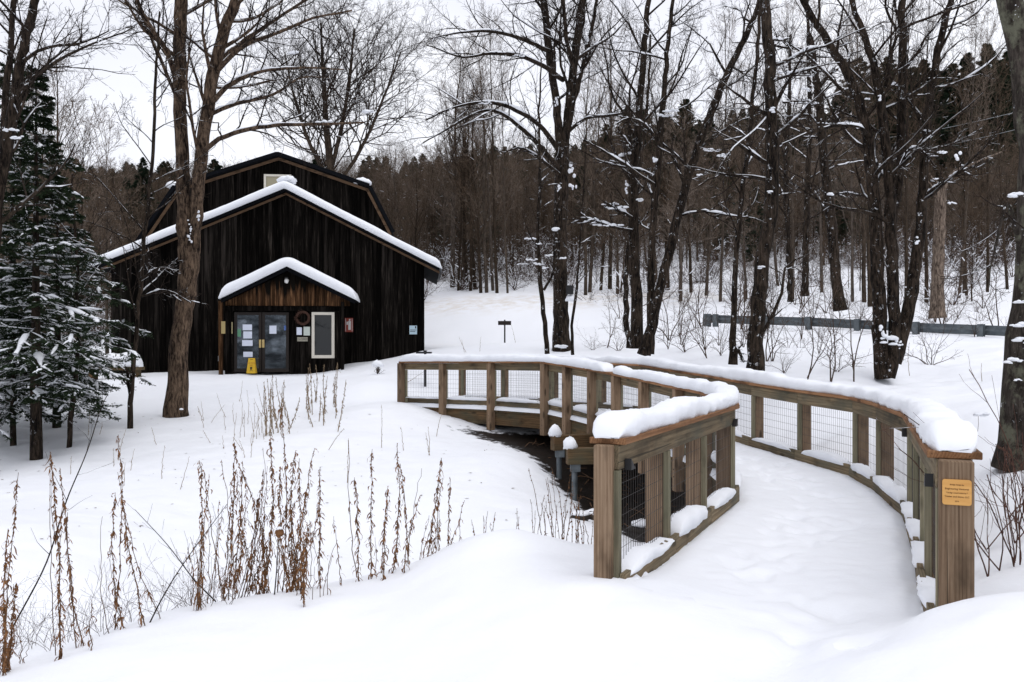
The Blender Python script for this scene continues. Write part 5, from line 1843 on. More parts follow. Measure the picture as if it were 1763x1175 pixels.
# left group
hero('young_tree', 'thin straight tree standing between the hemlocks and the big maple', 'tree',
     [[(224, 738, 18, 10), (226, 690, 18, 9), (228, 640, 18, 8), (240, 520, 18, 7), (250, 400, 18, 7), (262, 280, 18, 6), (268, 150, 18, 5), (275, 20, 18, 3)]],
     limbs=[[(225, 690, 18, 6), (217, 655, 18, 5), (219, 640, 18, 4)], [(245, 480, 18, 4), (275, 462, 17.6, 3), (305, 470, 17.4, 2)], [(244, 510, 18, 4), (290, 500, 17.6, 3), (330, 520, 17.4, 2)]],
     n=(20, 6, 5, 2), L1=1.7, t0=0.25, seed=116, snow=0.3, up1=0.04, flare=1.0)
hero('leaning_tree', 'dark tree reaching into the top left corner of the view', 'tree',
     [[(-30, 780, 14, 26), (-25, 600, 14, 24), (-12, 400, 14, 22), (10, 260, 14, 20), (28, 160, 14, 18), (45, 60, 14, 15), (70, -40, 14, 12), (95, -160, 14, 8)],
      [(0, 330, 14, 12), (8, 200, 14.2, 12), (18, 90, 14.3, 10), (25, -30, 14.3, 8), (30, -150, 14.3, 5)]],
     limbs=[[(25, 170, 14, 8), (60, 130, 13.7, 7), (110, 95, 13.5, 5), (170, 70, 13.3, 3), (230, 50, 13.1, 2)],
            [(35, 110, 14, 7), (80, 85, 13.7, 5), (140, 80, 13.5, 4), (190, 55, 13.3, 2)],
            [(14, 250, 14, 5), (40, 190, 13.8, 4), (60, 120, 13.7, 3), (80, 40, 13.6, 2)]],
     n=(10, 7, 6, 3), L1=1.7, t0=0.4, seed=117, snow=0.35, blobs=[(20, 225, 13.8, 34, 12), (30, 238, 13.8, 26, 10)])
hero('sapling', 'dark leaning sapling between the two hemlock trunks at left', 'sapling',
     [[(119, 776, 16, 9), (124, 710, 16, 9), (130, 650, 16, 8), (134, 560, 16, 6), (130, 430, 16, 5), (125, 300, 16, 3)]], n=(12, 5, 5, 0), L1=1.2, t0=0.4, seed=118, snow=0.3, flare=1.0)

hero('round_crowned_tree', 'wide crowned bare tree behind the barn roof ridge', 'tree',
     [[(573, 420, 52, 14), (572, 330, 52, 13), (566, 260, 52, 12), (560, 190, 52, 9), (556, 110, 52, 6), (552, 40, 52, 3)],
      [(568, 300, 52, 8), (588, 220, 52, 7), (602, 130, 52, 5), (610, 50, 52, 3)],
      [(572, 330, 52, 7), (620, 260, 52, 6), (660, 170, 52, 4), (690, 90, 52, 2)],
      [(570, 320, 52, 7), (530, 240, 52, 6), (505, 160, 52, 4), (490, 90, 52, 2)]],
     n=(24, 9, 7, 3), L1=5.6, t0=0.22, seed=119, snow=0.1, twig_scale=1.7, ang1=(30, 60), up1=0.06, mt=M_FOREST)

# ------------------------------------------------------------------ conifers
def conifer(height, base_h, rmax, nb, seed, needle=(0.062, 0.026), snow=0.5, dens=(11, 7), droop=-0.05, per=11, pads=True, trunk_r=0.1, top_pow=0.9):
    rg = np.random.default_rng(seed)
    tz = np.linspace(0, height, 14)
    tp_ = np.stack([0.05 * np.cumsum(rg.normal(0, 0.3, 14)) * 0.3, 0.05 * np.cumsum(rg.normal(0, 0.3, 14)) * 0.3, tz], -1)
    trr = trunk_r * (1 - tz / height * 0.93)
    zz = base_h + (height - base_h) * ((np.arange(nb) + rg.random(nb)) / nb) ** 0.95
    az = np.arange(nb) * 2.4 + rg.normal(0, 0.4, nb)
    rel = (zz - base_h) / (height - base_h)
    Lb = rmax * (1 - rel) ** top_pow * (0.55 + 0.6 * rg.random(nb)) * np.clip(0.55 + rel * 3, 0, 1) + 0.12
    m = 8
    pol = np.zeros((nb, m, 3))
    s_ = np.linspace(0, 1, m)
    elev = 0.22 - 0.42 * (1 - rel) + rg.normal(0, 0.08, nb)
    cx_, cy_ = np.interp(zz, tz, tp_[:, 0]), np.interp(zz, tz, tp_[:, 1])
    for j, s in enumerate(s_):
        rad = Lb * s
        pol[:, j, 0] = cx_ + rad * np.cos(az)
        pol[:, j, 1] = cy_ + rad * np.sin(az)
        pol[:, j, 2] = zz + rad * elev + Lb * droop * 4 * s * s + 0.03 * rg.normal(0, 1, nb) * s
    rb = np.maximum(trunk_r * 0.16 * (1 - rel * 0.6), 0.006)[:, None] * (1 - 0.8 * s_)[None]
    b1, r1 = grow(pol, rb, dens[0], 0.42, m=4, ang=(35, 60), t0=0.12, up=-0.05, wob=0.08, flat=0.18, lenfall=0.6, rmin=0.003, rg=rg)
    b2, r2 = grow(b1, r1, dens[1], 0.45, m=3, ang=(30, 55), t0=0.15, up=-0.05, wob=0.08, flat=0.2, lenfall=0.5, rmin=0.002, rg=rg)
    # needles: small leaves on both sides of every twig
    def needles(pp, per):
        N, mm, _ = pp.shape
        t = rg.random((N, per)) * 0.98
        x = t * (mm - 1)
        i = x.astype(int)
        f_ = (x - i)[..., None]
        ar = np.arange(N)[:, None]
        A, B = pp[ar, i], pp[ar, np.minimum(i + 1, mm - 1)]
        c_ = A * (1 - f_) + B * f_
        d = B - A
        d /= np.linalg.norm(d, axis=2, keepdims=True) + 1e-9
        sd = np.cross(d, [0, 0, 1.0]) * np.where(rg.random((N, per, 1)) < .5, 1, -1)
        out = d * 0.6 + sd * 0.8 + rg.normal(0, 0.28, d.shape)
        out /= np.linalg.norm(out, axis=2, keepdims=True) + 1e-9
        ln = needle[0] * (0.7 + 0.6 * rg.random((N, per, 1)))
        wv = np.cross(out, [0, 0, 1.0]) + rg.normal(0, 0.3, out.shape)
        wv /= np.linalg.norm(wv, axis=2, keepdims=True) + 1e-9
        wv *= needle[1] * 0.5
        tip = c_ + out * ln
        midp = c_ + out * ln * 0.5
        V = np.stack([c_, midp + wv, tip, midp - wv], 2).reshape(-1, 3)
        K_ = N * per
        return V, np.arange(K_ * 4).reshape(K_, 4)
    ch_tr = [(*tubes(tp_[None], trr[None], 9), 0, True), (*tubes(pol, rb, 4), 0, False)]
    V1, F1 = needles(b2, per)
    V2, F2 = needles(b1, per * 2)
    ch_n = [(V1, F1, 0, False), (V2, F2, 0, False)]
    sn = []
    if snow > 0:
        for (pp, fr, rr_) in ((b1[:, :3], snow * 0.35, 0.034), (b1[:, 1:], snow * 0.5, 0.042), (b2, snow * 0.30, 0.024), (pol[:, 3:7], snow * 0.35, 0.06)):
            ok = rg.random(len(pp)) < fr
            q = pp[ok].copy()
            if len(q) == 0:
                continue
            n_, mm, _ = q.shape
            q, _r = q, None
            env = np.sin(np.linspace(0.12, 0.95, mm) * np.pi) ** 0.5
            Rr = rr_ * (0.4 + 1.2 * rg.random((n_, 1))) * (0.4 + 1.0 * rg.random((n_, mm))) * env[None]
            Lq = np.linalg.norm(q[:, -1] - q[:, 0], axis=1)[:, None]
            Rr = np.minimum(Rr, Lq * 0.30)
            q[..., 2] += 0.012 + Rr * 0.3
            V_, F_ = tubes(q, np.maximum(Rr, 0.001), 6, flat=0.5)
            sn.append((V_, F_, 0, True))
    return ch_tr, ch_n, sn


def place_conifer(loc, chs, name, label, group=None, scale=1, rz=0, cat='tree', mn=None):
    root = empty(name, loc, rz)
    root.scale = (scale,) * 3
    tag(root, label, cat, group)
    add('trunk', chs[0], M_BARK, root, local=True)
    add('foliage', chs[1], mn or M_NEEDLE, root, local=True)
    if chs[2]:
        add('snow', chs[2], M_SNOW, root, local=True)['kind'] = 'stuff'
    return root


def gp(px, py, D):
    g_ = ground_from_pixel(px, py, D)
    g_[2] -= 0.12
    return g_


place_conifer(gp(62, 792, 15.5), conifer(7.0, 1.2, 1.8, 78, 201, snow=0.62, trunk_r=0.11), 'hemlock_tree', 'tall snow dusted hemlock, trunk nearest of the left group')
place_conifer(gp(22, 770, 14.2), conifer(3.5, 0.9, 1.7, 56, 202, snow=1.0, trunk_r=0.06, dens=(11, 7)), 'hemlock_tree', 'short heavily snowed hemlock low at the left edge')
place_conifer(gp(98, 735, 18.5), conifer(5.3, 1.0, 2.1, 66, 203, snow=0.7, trunk_r=0.09), 'hemlock_tree', 'hemlock with branches reaching toward the barn wall, right of its group')
place_conifer(gp(-60, 745, 17.5), conifer(8.2, 0.8, 2.4, 76, 204, snow=0.5, trunk_r=0.12), 'hemlock_tree', 'dark hemlock cut by the left edge of the view')
place_conifer(gp(20, 700, 22), conifer(8.6, 1.0, 2.5, 70, 205, snow=0.42, trunk_r=0.12), 'hemlock_tree', 'hemlock standing farthest back in the left group')

# ------------------------------------------------------------------ forest
def bare_tree_mesh(name, h, r, seed, n=(16, 6, 5, 0), crown0=0.35, L1=0.3, twr=0.010, lean=0.02, snow=False, k0=6, forked=False):
    rg = np.random.default_rng(seed)
    z = np.linspace(0, h, 10)
    x = np.cumsum(rg.normal(0, lean * h / 10, 10))
    y = np.cumsum(rg.normal(0, lean * h / 10, 10))
    p_ = np.stack([x - x[0], y - y[0], z], -1)[None]
    r_ = (r * (1 - 0.88 * (z / h) ** 0.9))[None]
    ch = [(*tubes(p_, r_, k0), 0, True)]
    a, ra = grow(p_, r_, n[0], 1.0, m=6, ang=(25, 55), t0=crown0, absL=h * L1, up=0.10, wob=0.10, rr=0.45, rmin=twr * 1.4, lenfall=0.45, rg=rg)
    b, rb = grow(a, ra, n[1], 0.45, m=4, ang=(25, 55), t0=0.2, up=0.06, wob=0.12, rr=0.5, rmin=twr, rg=rg)
    c_, rc = grow(b, rb, n[2], 0.5, m=3, ang=(25, 50), t0=0.15, up=0.04, wob=0.12, rr=0.6, rmin=twr * 0.75, rg=rg)
    ch += [(*tubes(a, ra, 4), 0, False), (*tubes(b, rb, 3), 1, False), (*tubes(c_, rc, 3), 1, False)]
    if n[3]:
        d_, rd = grow(c_, rc, n[3], 0.5, m=2, ang=(25, 50), t0=0.2, up=0.04, rr=0.7, rmin=twr * 0.6, rg=rg)
        ch.append((*tubes(d_, rd, 3), 1, False))
    if snow:
        ch += [(V_, F_, 2, s_) for V_, F_, _, s_ in snow_on([(a, ra)], frac=0.5, rmul=0.5, add_r=0.010, rg=rg, minr=0.0, slope=0.5)]
        ch += [(V_, F_, 2, s_) for V_, F_, _, s_ in snow_on([(b, rb)], frac=0.10, rmul=0.6, add_r=0.014, rg=rg, minr=0.0, slope=0.4)]
    return mesh_from(name, ch, [M_FOREST, M_FORTWIG, M_SNOW])


BT = [bare_tree_mesh('bare_tree_a', 15, 0.17, 301, (20, 7, 6, 2), 0.30, 0.30, snow=True),
      bare_tree_mesh('bare_tree_b', 17, 0.16, 302, (20, 7, 6, 2), 0.42, 0.24, snow=True),
      bare_tree_mesh('bare_tree_c', 13, 0.13, 303, (20, 7, 6, 2), 0.22, 0.32, snow=True),
      bare_tree_mesh('bare_tree_d', 16, 0.20, 304, (22, 7, 6, 2), 0.36, 0.30, snow=True, lean=0.05),
      bare_tree_mesh('bare_tree_e', 10, 0.08, 305, (18, 6, 6, 2), 0.15, 0.30, snow=True, lean=0.05)]


def pine_mesh(name, h, seed, rmax=4.3, base=0.22, nb=130, snow=0.0, top_pow=0.7):
    a, b, s_ = conifer(h, h * base, rmax, nb, seed, needle=(0.24, 0.085), snow=snow, dens=(10, 5), droop=0.03, per=10, trunk_r=0.22, top_pow=top_pow)
    return mesh_from(name, a + [(V_, F_, 1, sm_) for V_, F_, _, sm_ in b] + [(V_, F_, 2, sm_) for V_, F_, _, sm_ in s_], [M_FOREST, M_PINE, M_SNOW])


PT = [pine_mesh('pine_a', 18, 401), pine_mesh('pine_b', 16, 402, rmax=2.6, base=0.15), pine_mesh('pine_c', 20, 403, rmax=3.8, base=0.4)]

frng = np.random.default_rng(55)


def place_mesh(name, me_, loc, scale, rz, label, cat, group, tilt=(0, 0)):
    o_ = bpy.data.objects.new(name, me_)
    COL.objects.link(o_)
    o_.location = loc
    o_.scale = scale if not np.isscalar(scale) else (scale,) * 3
    o_.rotation_euler = (tilt[0], tilt[1], rz)
    tag(o_, label, cat, group)
    return o_


# the clump of upright trunks at the forest edge behind the barn's right corner, and trunks on the right
stand = [(779, 490, 60, 8), (789, 497, 60, 5), (795, 494, 61, 6), (803, 492, 62, 7), (810, 497, 61, 6), (818, 494, 62, 8), (828, 502, 60, 7), (838, 502, 60, 7), (849, 498, 61, 6), (856, 503, 59, 6), (874, 503, 59, 4),
         (1008, 508, 50, 7), (1015, 504, 52, 7), (1034, 500, 52, 6), (1050, 498, 50, 14), (1063, 505, 48, 7), (1150, 500, 48, 8), (1172, 520, 42, 9), (1190, 505, 45, 13), (1215, 510, 44, 6), (1320, 500, 42, 8), (1340, 495, 46, 6),
         (1365, 515, 40, 6), (1415, 505, 45, 5), (1468, 520, 40, 6), (1488, 520, 38, 8), (1498, 530, 36, 9), (1560, 520, 40, 7), (1595, 520, 40, 5), (1650, 515, 42, 6), (1664, 510, 44, 5), (1700, 505, 44, 5), (1735, 500, 44, 6),
         (1240, 520, 42, 6), (1285, 515, 44, 5), (1130, 495, 52, 6), (1090, 500, 52, 7)]
for (px, py, D, wpx) in stand:
    g_ = ground_from_pixel(px, py, D)
    k = int(frng.integers(0, 4))
    base_r = [0.17, 0.16, 0.13, 0.20][k]
    sc_r = wpx * g_[1] / F / 2 / base_r
    sh = frng.uniform(0.75, 1.05)
    g_[2] -= 0.3
    place_mesh('bare_tree', BT[k], g_, (sc_r if sc_r > 0.5 else 0.5, sc_r if sc_r > 0.5 else 0.5, sh) if sc_r < 0.8 else (0.9, 0.9, sh), frng.uniform(0, 6.28),
               'bare upright tree at the foot of the wooded hill, snow round its base', 'tree', 'bare trees along the foot of the hill', tilt=(frng.normal(0, 0.03), frng.normal(0, 0.03)))

ORD = ['first', 'second', 'third', 'fourth', 'fifth', 'sixth', 'seventh', 'eighth', 'ninth', 'tenth', 'eleventh', 'twelfth', 'thirteenth', 'fourteenth', 'fifteenth', 'sixteenth', 'seventeenth', 'eighteenth', 'nineteenth', 'twentieth', 'twenty-first', 'twenty-second', 'twenty-third', 'twenty-fourth', 'twenty-fifth', 'twenty-sixth', 'twenty-seventh', 'twenty-eighth']


def order_labels(objs, fmt):
    objs = sorted(objs, key=lambda o_: o_.location.x / o_.location.y)
    for i_, o_ in enumerate(objs):
        o_['label'] = fmt.format(ORD[i_])


_st_ = [o_ for o_ in bpy.data.objects if o_.get('group') == 'bare trees along the foot of the hill']
order_labels([o_ for o_ in _st_ if o_.location.x < 1], '{} trunk from the left in the dense clump behind the barn eave')
order_labels([o_ for o_ in _st_ if o_.location.x >= 1], '{} bare tree from the left along the wood edge right of the central tree')
for (px, D, s_) in ((40, 34, .75), (95, 38, .8), (140, 33, .7), (185, 40, .78), (228, 36, .66), (15, 44, .9), (262, 46, .7), (75, 30, .62)):
    X = (px - CX) * D / F
    place_mesh('bare_tree', BT[int(frng.integers(0, 5))], (X, D, h1(X, D) - 0.3), s_, frng.uniform(0, 6.28), 'x', 'tree', 'bare trees standing behind the hemlocks')
order_labels([o_ for o_ in bpy.data.objects if o_.get('group') == 'bare trees standing behind the hemlocks'], '{} brown bare tree from the left behind the hemlocks')
# hillside trees, nearest as individuals
placed = 0
tries = 0
spots = []
while placed < 215 and tries < 6000:
    tries += 1
    D = 38 + 62 * frng.random() ** 0.8
    px = frng.uniform(-60, 1850)
    X = (px - CX) * D / F
    z_ = h1(X, D)
    py = HY - z_ * F / D
    if px < 730:
        if D < 46 + 10 * (px > 200):
            continue
    elif px < 990:
        if py > 497 or D < 60:
            continue
    else:
        if py > 520 or D < 44 or (py > 462 and frng.random() > 0.10):
            continue
    if any((X - a) ** 2 + (D - b) ** 2 < 2.2 for a, b in spots):
        continue
    spots.append((X, D))
    k = int(frng.integers(0, 5))
    s_ = frng.uniform(0.38, 0.66) * (1.25 if px > 1000 and D < 60 else 1.0)
    pine = frng.random() < (0.12 if px < 1350 else 0.2) and D > 70
    if pine:
        place_mesh('pine_tree', PT[int(frng.integers(0, 3))], (X, D, z_ - 0.3), s_ * 0.95, frng.uniform(0, 6.28), 'dark green pine among the bare trees on the hillside', 'tree', 'pines on the wooded hill')
    else:
        place_mesh('bare_tree', BT[k], (X, D, z_ - 0.3), (s_, s_, s_ * frng.uniform(0.9, 1.15)), frng.uniform(0, 6.28), 'leafless tree in the dense brown wood on the hillside', 'tree', 'leafless trees on the wooded hill', tilt=(frng.normal(0, 0.04), frng.normal(0, 0.04)))
    placed += 1

# large dark pines on the upper right skyline and smaller on the far ridge
pines = [(1478, 100, 92, 0), (1510, 120, 95, 1), (1590, 105, 90, 2), (1640, 112, 88, 0), (1700, 78, 84, 1), (1735, 90, 86, 2), (1445, 150, 98, 1), (1555, 130, 98, 0), (1670, 130, 92, 2), (1620, 125, 96, 1), (1790, 90, 86, 0),
         (1530, 100, 88, 2), (1570, 118, 84, 1), (1490, 130, 86, 0), (1665, 95, 86, 1), (1720, 108, 80, 0), (1610, 140, 82, 0), (1180, 172, 105, 2), (1150, 200, 100, 0), (1200, 215, 96, 1), (1080, 185, 110, 0), (1110, 190, 105, 1), (1220, 200, 108, 0), (1045, 215, 118, 2)]
for q, (px, pyt, D, k) in enumerate(pines):
    X = (px - CX) * D / F
    ztop = (HY - pyt) * D / F
    z_ = h1(X, D)
    hgt = ztop - z_
    s_ = max(0.5, min(1.6, hgt / [18, 16, 20][k]))
    place_mesh('pine_tree', PT[k], (X, D, ztop - s_ * [18, 16, 20][k]), s_, frng.uniform(0, 6.28), 'tall dark pine standing on the skyline of the hill', 'tree', 'tall pines on the hill skyline')

order_labels([o_ for o_ in bpy.data.objects if o_.get('group') == 'tall pines on the hill skyline'], '{} tall dark pine from the left on the hill skyline')
# the rest of the wood: one mass that instances the trees above
def scatter(name, label, meshes, spots_, seed):
    me_ = bpy.data.meshes.new(name)
    me_.from_pydata([tuple(s_[:3]) for s_ in spots_], [], [])
    for nm, j in (('sc', 3), ('rot', 4)):
        a_ = me_.attributes.new(nm, 'FLOAT', 'POINT')
        a_.data.foreach_set('value', np.array([s_[j] for s_ in spots_], dtype=np.float32))
    a_ = me_.attributes.new('pick', 'INT', 'POINT')
    a_.data.foreach_set('value', np.array([int(s_[5]) for s_ in spots_], dtype=np.int32))
    o_ = bpy.data.objects.new(name, me_)
    COL.objects.link(o_)
    ng = bpy.data.node_groups.new(name + '_nodes', 'GeometryNodeTree')
    ng.interface.new_socket('Geometry', in_out='INPUT', socket_type='NodeSocketGeometry')
    ng.interface.new_socket('Geometry', in_out='OUTPUT', socket_type='NodeSocketGeometry')
    gi = ng.nodes.new('NodeGroupInput')
    go = ng.nodes.new('NodeGroupOutput')
    jn = ng.nodes.new('GeometryNodeJoinGeometry')
    for k, src in enumerate(meshes):
        oi = ng.nodes.new('GeometryNodeObjectInfo')
        oi.inputs['Object'].default_value = src
        oi.transform_space = 'ORIGINAL'
        oi.inputs['As Instance'].default_value = True
        ip_ = ng.nodes.new('GeometryNodeInstanceOnPoints')
        at = ng.nodes.new('GeometryNodeInputNamedAttribute')
        at.data_type = 'INT'
        at.inputs['Name'].default_value = 'pick'
        cmp_ = ng.nodes.new('FunctionNodeCompare')
        cmp_.data_type = 'INT'
        cmp_.operation = 'EQUAL'
        cmp_.inputs[3].default_value = k
        ng.links.new(at.outputs[0], cmp_.inputs[2])
        ng.links.new(cmp_.outputs[0], ip_.inputs['Selection'])
        a1 = ng.nodes.new('GeometryNodeInputNamedAttribute')
        a1.data_type = 'FLOAT'
        a1.inputs['Name'].default_value = 'sc'
        a2 = ng.nodes.new('GeometryNodeInputNamedAttribute')
        a2.data_type = 'FLOAT'
        a2.inputs['Name'].default_value = 'rot'
        cx_ = ng.nodes.new('ShaderNodeCombineXYZ')
        ng.links.new(a2.outputs[0], cx_.inputs['Z'])
        ng.links.new(gi.outputs[0], ip_.inputs['Points'])
        ng.links.new(oi.outputs['Geometry'], ip_.inputs['Instance'])
        ng.links.new(cx_.outputs[0], ip_.inputs['Rotation'])
        ng.links.new(a1.outputs[0], ip_.inputs['Scale'])
        ng.links.new(ip_.outputs[0], jn.inputs[0])
    ng.links.new(jn.outputs[0], go.inputs[0])
    md = o_.modifiers.new('scatter', 'NODES')
    md.node_group = ng
    tag(o_, label, kind='stuff')
    return o_


srcs = []
for me_ in BT[:5] + PT[:2]:
    srcs.append(next(o_ for o_ in bpy.data.objects if o_.type == 'MESH' and o_.data == me_))
wood = []
for k in range(4200):
    D = 66 + 190 * frng.random() ** 1.1
    px = frng.uniform(-120, 1900)
    X = (px - CX) * D / F
    pine = frng.random() < (0.40 if D > 115 and (px < 320 or px > 620) else 0.06)
    wood.append([X, D, 0, frng.uniform(0.34, 0.62), frng.uniform(0, 6.28), (5 + frng.integers(0, 2)) if pine else frng.integers(0, 5)])
wa = np.array(wood)
wa[:, 2] = H(wa[:, 0], wa[:, 1]) - 0.4
scatter('distant_wood', 'dense brown leafless wood with scattered pines covering the far hillside', srcs, wa, 5)

# brush: thin shrubs at the foot of the wood and on the slope
def shrub_mesh(name, seed, h=1.2, n=5, r=0.006, m=M_BRUSH, lv=(5, 3), ang=(5, 60), snowy=False):
    rg = np.random.default_rng(seed)
    b0 = np.array([[[0, 0, -0.15], [0, 0, 0.02]]], float)
    a, ra = grow(b0, np.full((1, 2), r * 2), n, 1.0, m=6, ang=ang, absL=h, up=0.04, wob=0.2, rr=0.8, rmin=r * 0.8, rg=rg)
    b, rb = grow(a, ra, lv[0], 0.4, m=4, ang=(25, 55), t0=0.25, up=0.04, wob=0.12, rr=0.6, rmin=r * 0.5, rg=rg)
    ch = [(*tubes(a, ra, 4), 0, False), (*tubes(b, rb, 3), 0, False)]
    if lv[1]:
        c_, rc = grow(b, rb, lv[1], 0.5, m=3, rr=0.7, rmin=r * 0.4, rg=rg)
        ch.append((*tubes(c_, rc, 3), 0, False))
    if snowy:
        ch += [(V_, F_, 1, s_) for V_, F_, _, s_ in snow_on([(a, ra), (b, rb)], frac=0.55, rmul=0.8, add_r=0.022, rg=rg, minr=0.0, slope=0.85)]
    return mesh_from(name, ch, [m, M_SNOW])


SH = [shrub_mesh('shrub_a', 501), shrub_mesh('shrub_b', 502, 1.9, 3, 0.009), shrub_mesh('shrub_c', 503, 1.0, 8, 0.005), shrub_mesh('shrub_d', 506, 2.3, 2, 0.011, lv=(7, 4))]
SHF = [shrub_mesh('far_shrub_a', 504, 2.0, 9, 0.012, lv=(7, 4), ang=(15, 75), snowy=True), shrub_mesh('far_shrub_b', 505, 3.0, 8, 0.014, lv=(7, 4), ang=(10, 70), snowy=True)]
sh_lab = 'small leafless shrub poking out of the snow slope below the guard rail'
for (px, py, D, s_) in [(1390, 650, 17.5, 0.8), (1430, 655, 17, 1.0), (1350, 640, 18, 0.7), (1470, 652, 17.5, 1.1), (1320, 625, 20, 0.9), (1240, 610, 21, 0.9), (1180, 605, 22, 1.1), (1215, 600, 24, 1.2), (1150, 600, 23, 0.8),
                        (1280, 600, 24, 0.8), (1410, 610, 24, 0.6), (1210, 570, 30, 1.2), (1170, 580, 30, 1.3), (1045, 600, 27, 0.8), (1020, 603, 26, 0.7), (1065, 605, 26, 0.9), (1440, 640, 19, 0.9)]:
    g_ = ground_from_pixel(px, py, D)
    place_mesh('shrub', SH[int(frng.integers(0, 4))], g_, s_, frng.uniform(0, 6.28), sh_lab, 'shrub', 'leafless shrubs on the snow slope')
order_labels([o_ for o_ in bpy.data.objects if o_.get('group') == 'leafless shrubs on the snow slope'], '{} small leafless shrub from the left on the snow below the guard rail')
lonely = []
for k in range(110):
    px = frng.uniform(985, 1740)
    D = frng.uniform(17, 44)
    X = (px - CX) * D / F
    z_ = h1(X, D)
    py = HY - z_ * F / D
    if py > 655 or X < 4.5 or (px > 1400 and D < 27 and frng.random() < 0.75):
        continue
    lonely.append(place_mesh('thin_sapling', SH[int(frng.choice([0, 1, 3, 3, 1, 2]))], (X, D, z_ - 0.05), frng.uniform(0.6, 1.5), frng.uniform(0, 6.28), 'thin crooked leafless sapling among others on the right hand slope', 'sapling', 'thin saplings scattered over the right hand slope'))
srcf = []
for k, me_ in enumerate(SHF):
    g_ = ground_from_pixel((1260, 1530)[k], (520, 500)[k], 44)
    srcf.append(place_mesh('shrub', me_, g_, 0.9, 0.3, ('round leafless shrub above the left end of the guard rail', 'leafless shrub under the trees behind the clump tree')[k], 'shrub', None))
bsh = []
for k in range(3000):
    D = 36 + 60 * frng.random()
    px = frng.uniform(-60, 1900)
    X = (px - CX) * D / F
    kk = frng.choice([0, 1, 2], p=[0.4, 0.4, 0.2])
    bsh.append([X, D, 0, frng.uniform(0.5, 1.2) * (0.55 if kk == 2 else 1), frng.uniform(0, 6.28), kk])
ba = np.array(bsh)
ba[:, 2] = H(ba[:, 0], ba[:, 1]) - 0.05
pyy = HY - ba[:, 2] * F / ba[:, 1]
pxx = CX + ba[:, 0] * F / ba[:, 1]
keep = np.where(pxx < 735, (ba[:, 1] > 50), np.where(pxx < 1000, (pyy < 495 + 8 * frng.random(len(ba))), (pyy < 528) & (ba[:, 1] > 39) & ((pyy < 468) | (frng.random(len(ba)) < 0.16))))
keep &= (frng.random(len(ba)) < np.clip((ba[:, 1] - 34) / 25, 0.25, 1))
srcf.append(srcs[4])
scatter('undergrowth', 'tangled leafless brush under the trees along the foot of the hill', srcf, ba[keep], 6)

# ------------------------------------------------------------------ dried plants in the foreground
def weed(top, base, leafy=1.0, seed=0, label=None, group='dried weed stalks in the foreground', bend=0.03, name='dried_weed', m_leaf=None, m_stem=None, r=0.0035, cat='dried plant', leaf_len=0.095, start=0.08):
    rg = np.random.default_rng(seed)
    base = np.array(base)
    top = np.array(top)
    L = np.linalg.norm(top - base)
    m = 14
    s_ = np.linspace(0, 1, m)
    bow = rg.normal(0, bend, 3) * L
    p_ = base[None] * (1 - s_[:, None]) + top[None] * s_[:, None] + np.sin(s_ * np.pi)[:, None] * bow[None]
    p_[1:-1] += rg.normal(0, 0.004, (m - 2, 3))
    p0 = p_[0] + (p_[0] - p_[1]) * 2.5
    p_ = np.vstack([p0, p_])
    rad = r * np.linspace(1.15, 0.45, m + 1)
    ch = [(*tubes(p_[None], rad[None], 5), 0, True)]
    n = int(L / 0.0075 * leafy)
    if n > 0:
        t = start + (1 - start) * rg.random(n)
        x = t * (m - 1) + 1
        i = np.clip(x.astype(int), 0, m - 1)
        f_ = (x - i)[:, None]
        c0 = p_[i] * (1 - f_) + p_[np.minimum(i + 1, m)] * f_
        az = rg.random(n) * 6.28
        out = np.stack([np.cos(az) * 0.6, np.sin(az) * 0.6, rg.uniform(-0.9, 0.7, n)], -1)
        ln = leaf_len * rg.uniform(0.2, 1.0, n) ** 1.3 * (1.1 - 0.5 * t)
        ln[rg.random(n) < 0.06] *= 1.5
        k = 7
        pos = np.zeros((n, k, 3))
        pos[:, 0] = c0
        d = out / np.linalg.norm(out, axis=1, keepdims=True)
        curl = rg.normal(0, 0.9, (n, 3))
        for j in range(1, k):
            d = d + np.array([0, 0, -0.62]) * (1 if j < 5 else 0.2) + curl * 0.35 * (j / k) + rg.normal(0, 0.30, (n, 3)) * [1, 1, 0.5]
            # keep close to the stem
            d[:, :2] -= (pos[:, j - 1, :2] - c0[:, :2]) * 5
            d /= np.linalg.norm(d, axis=1, keepdims=True)
            pos[:, j] = pos[:, j - 1] + d * (ln / (k - 1))[:, None]
        wdt = (0.0048 * rg.uniform(0.4, 1.4, n) * (r / 0.0035) ** 0.6)[:, None] * np.array([0.4, 0.9, 1, 0.85, 0.7, 0.45, 0.1])[None]
        ph = rg.random(n)[:, None] * 6.28 + np.linspace(0, 1, k)[None] * rg.normal(0, 2.5, n)[:, None]
        sv = np.stack([np.cos(ph), np.sin(ph), 0.3 * np.sin(ph * 2)], -1)
        A = pos + sv * wdt[..., None]
        B = pos - sv * wdt[..., None]
        V = np.stack([A, B], 2).reshape(-1, 3)
        idx = np.arange(n * k * 2).reshape(n, k, 2)
        F4 = np.stack([idx[:, :-1, 0], idx[:, :-1, 1], idx[:, 1:, 1], idx[:, 1:, 0]], -1).reshape(-1, 4)
        lf = (V, F4, 0, True)
    loc = base
    if n > 0:
        root = add(name, ch, m_stem or M_STEM, loc=tuple(base))
        me2 = mesh_from('leaves', [lf], [m_leaf or M_WEED])
        me2.transform(Matrix.Translation(-Vector(base)))
        lo = bpy.data.objects.new('leaves', me2)
        COL.objects.link(lo)
        lo.parent = root
    else:
        root = add(name, ch, m_stem or M_STEM, loc=tuple(base))
    tag(root, label, cat, group)
    return root


def z8(x, y):
    return x / 2.15, 650 + y / 2.15


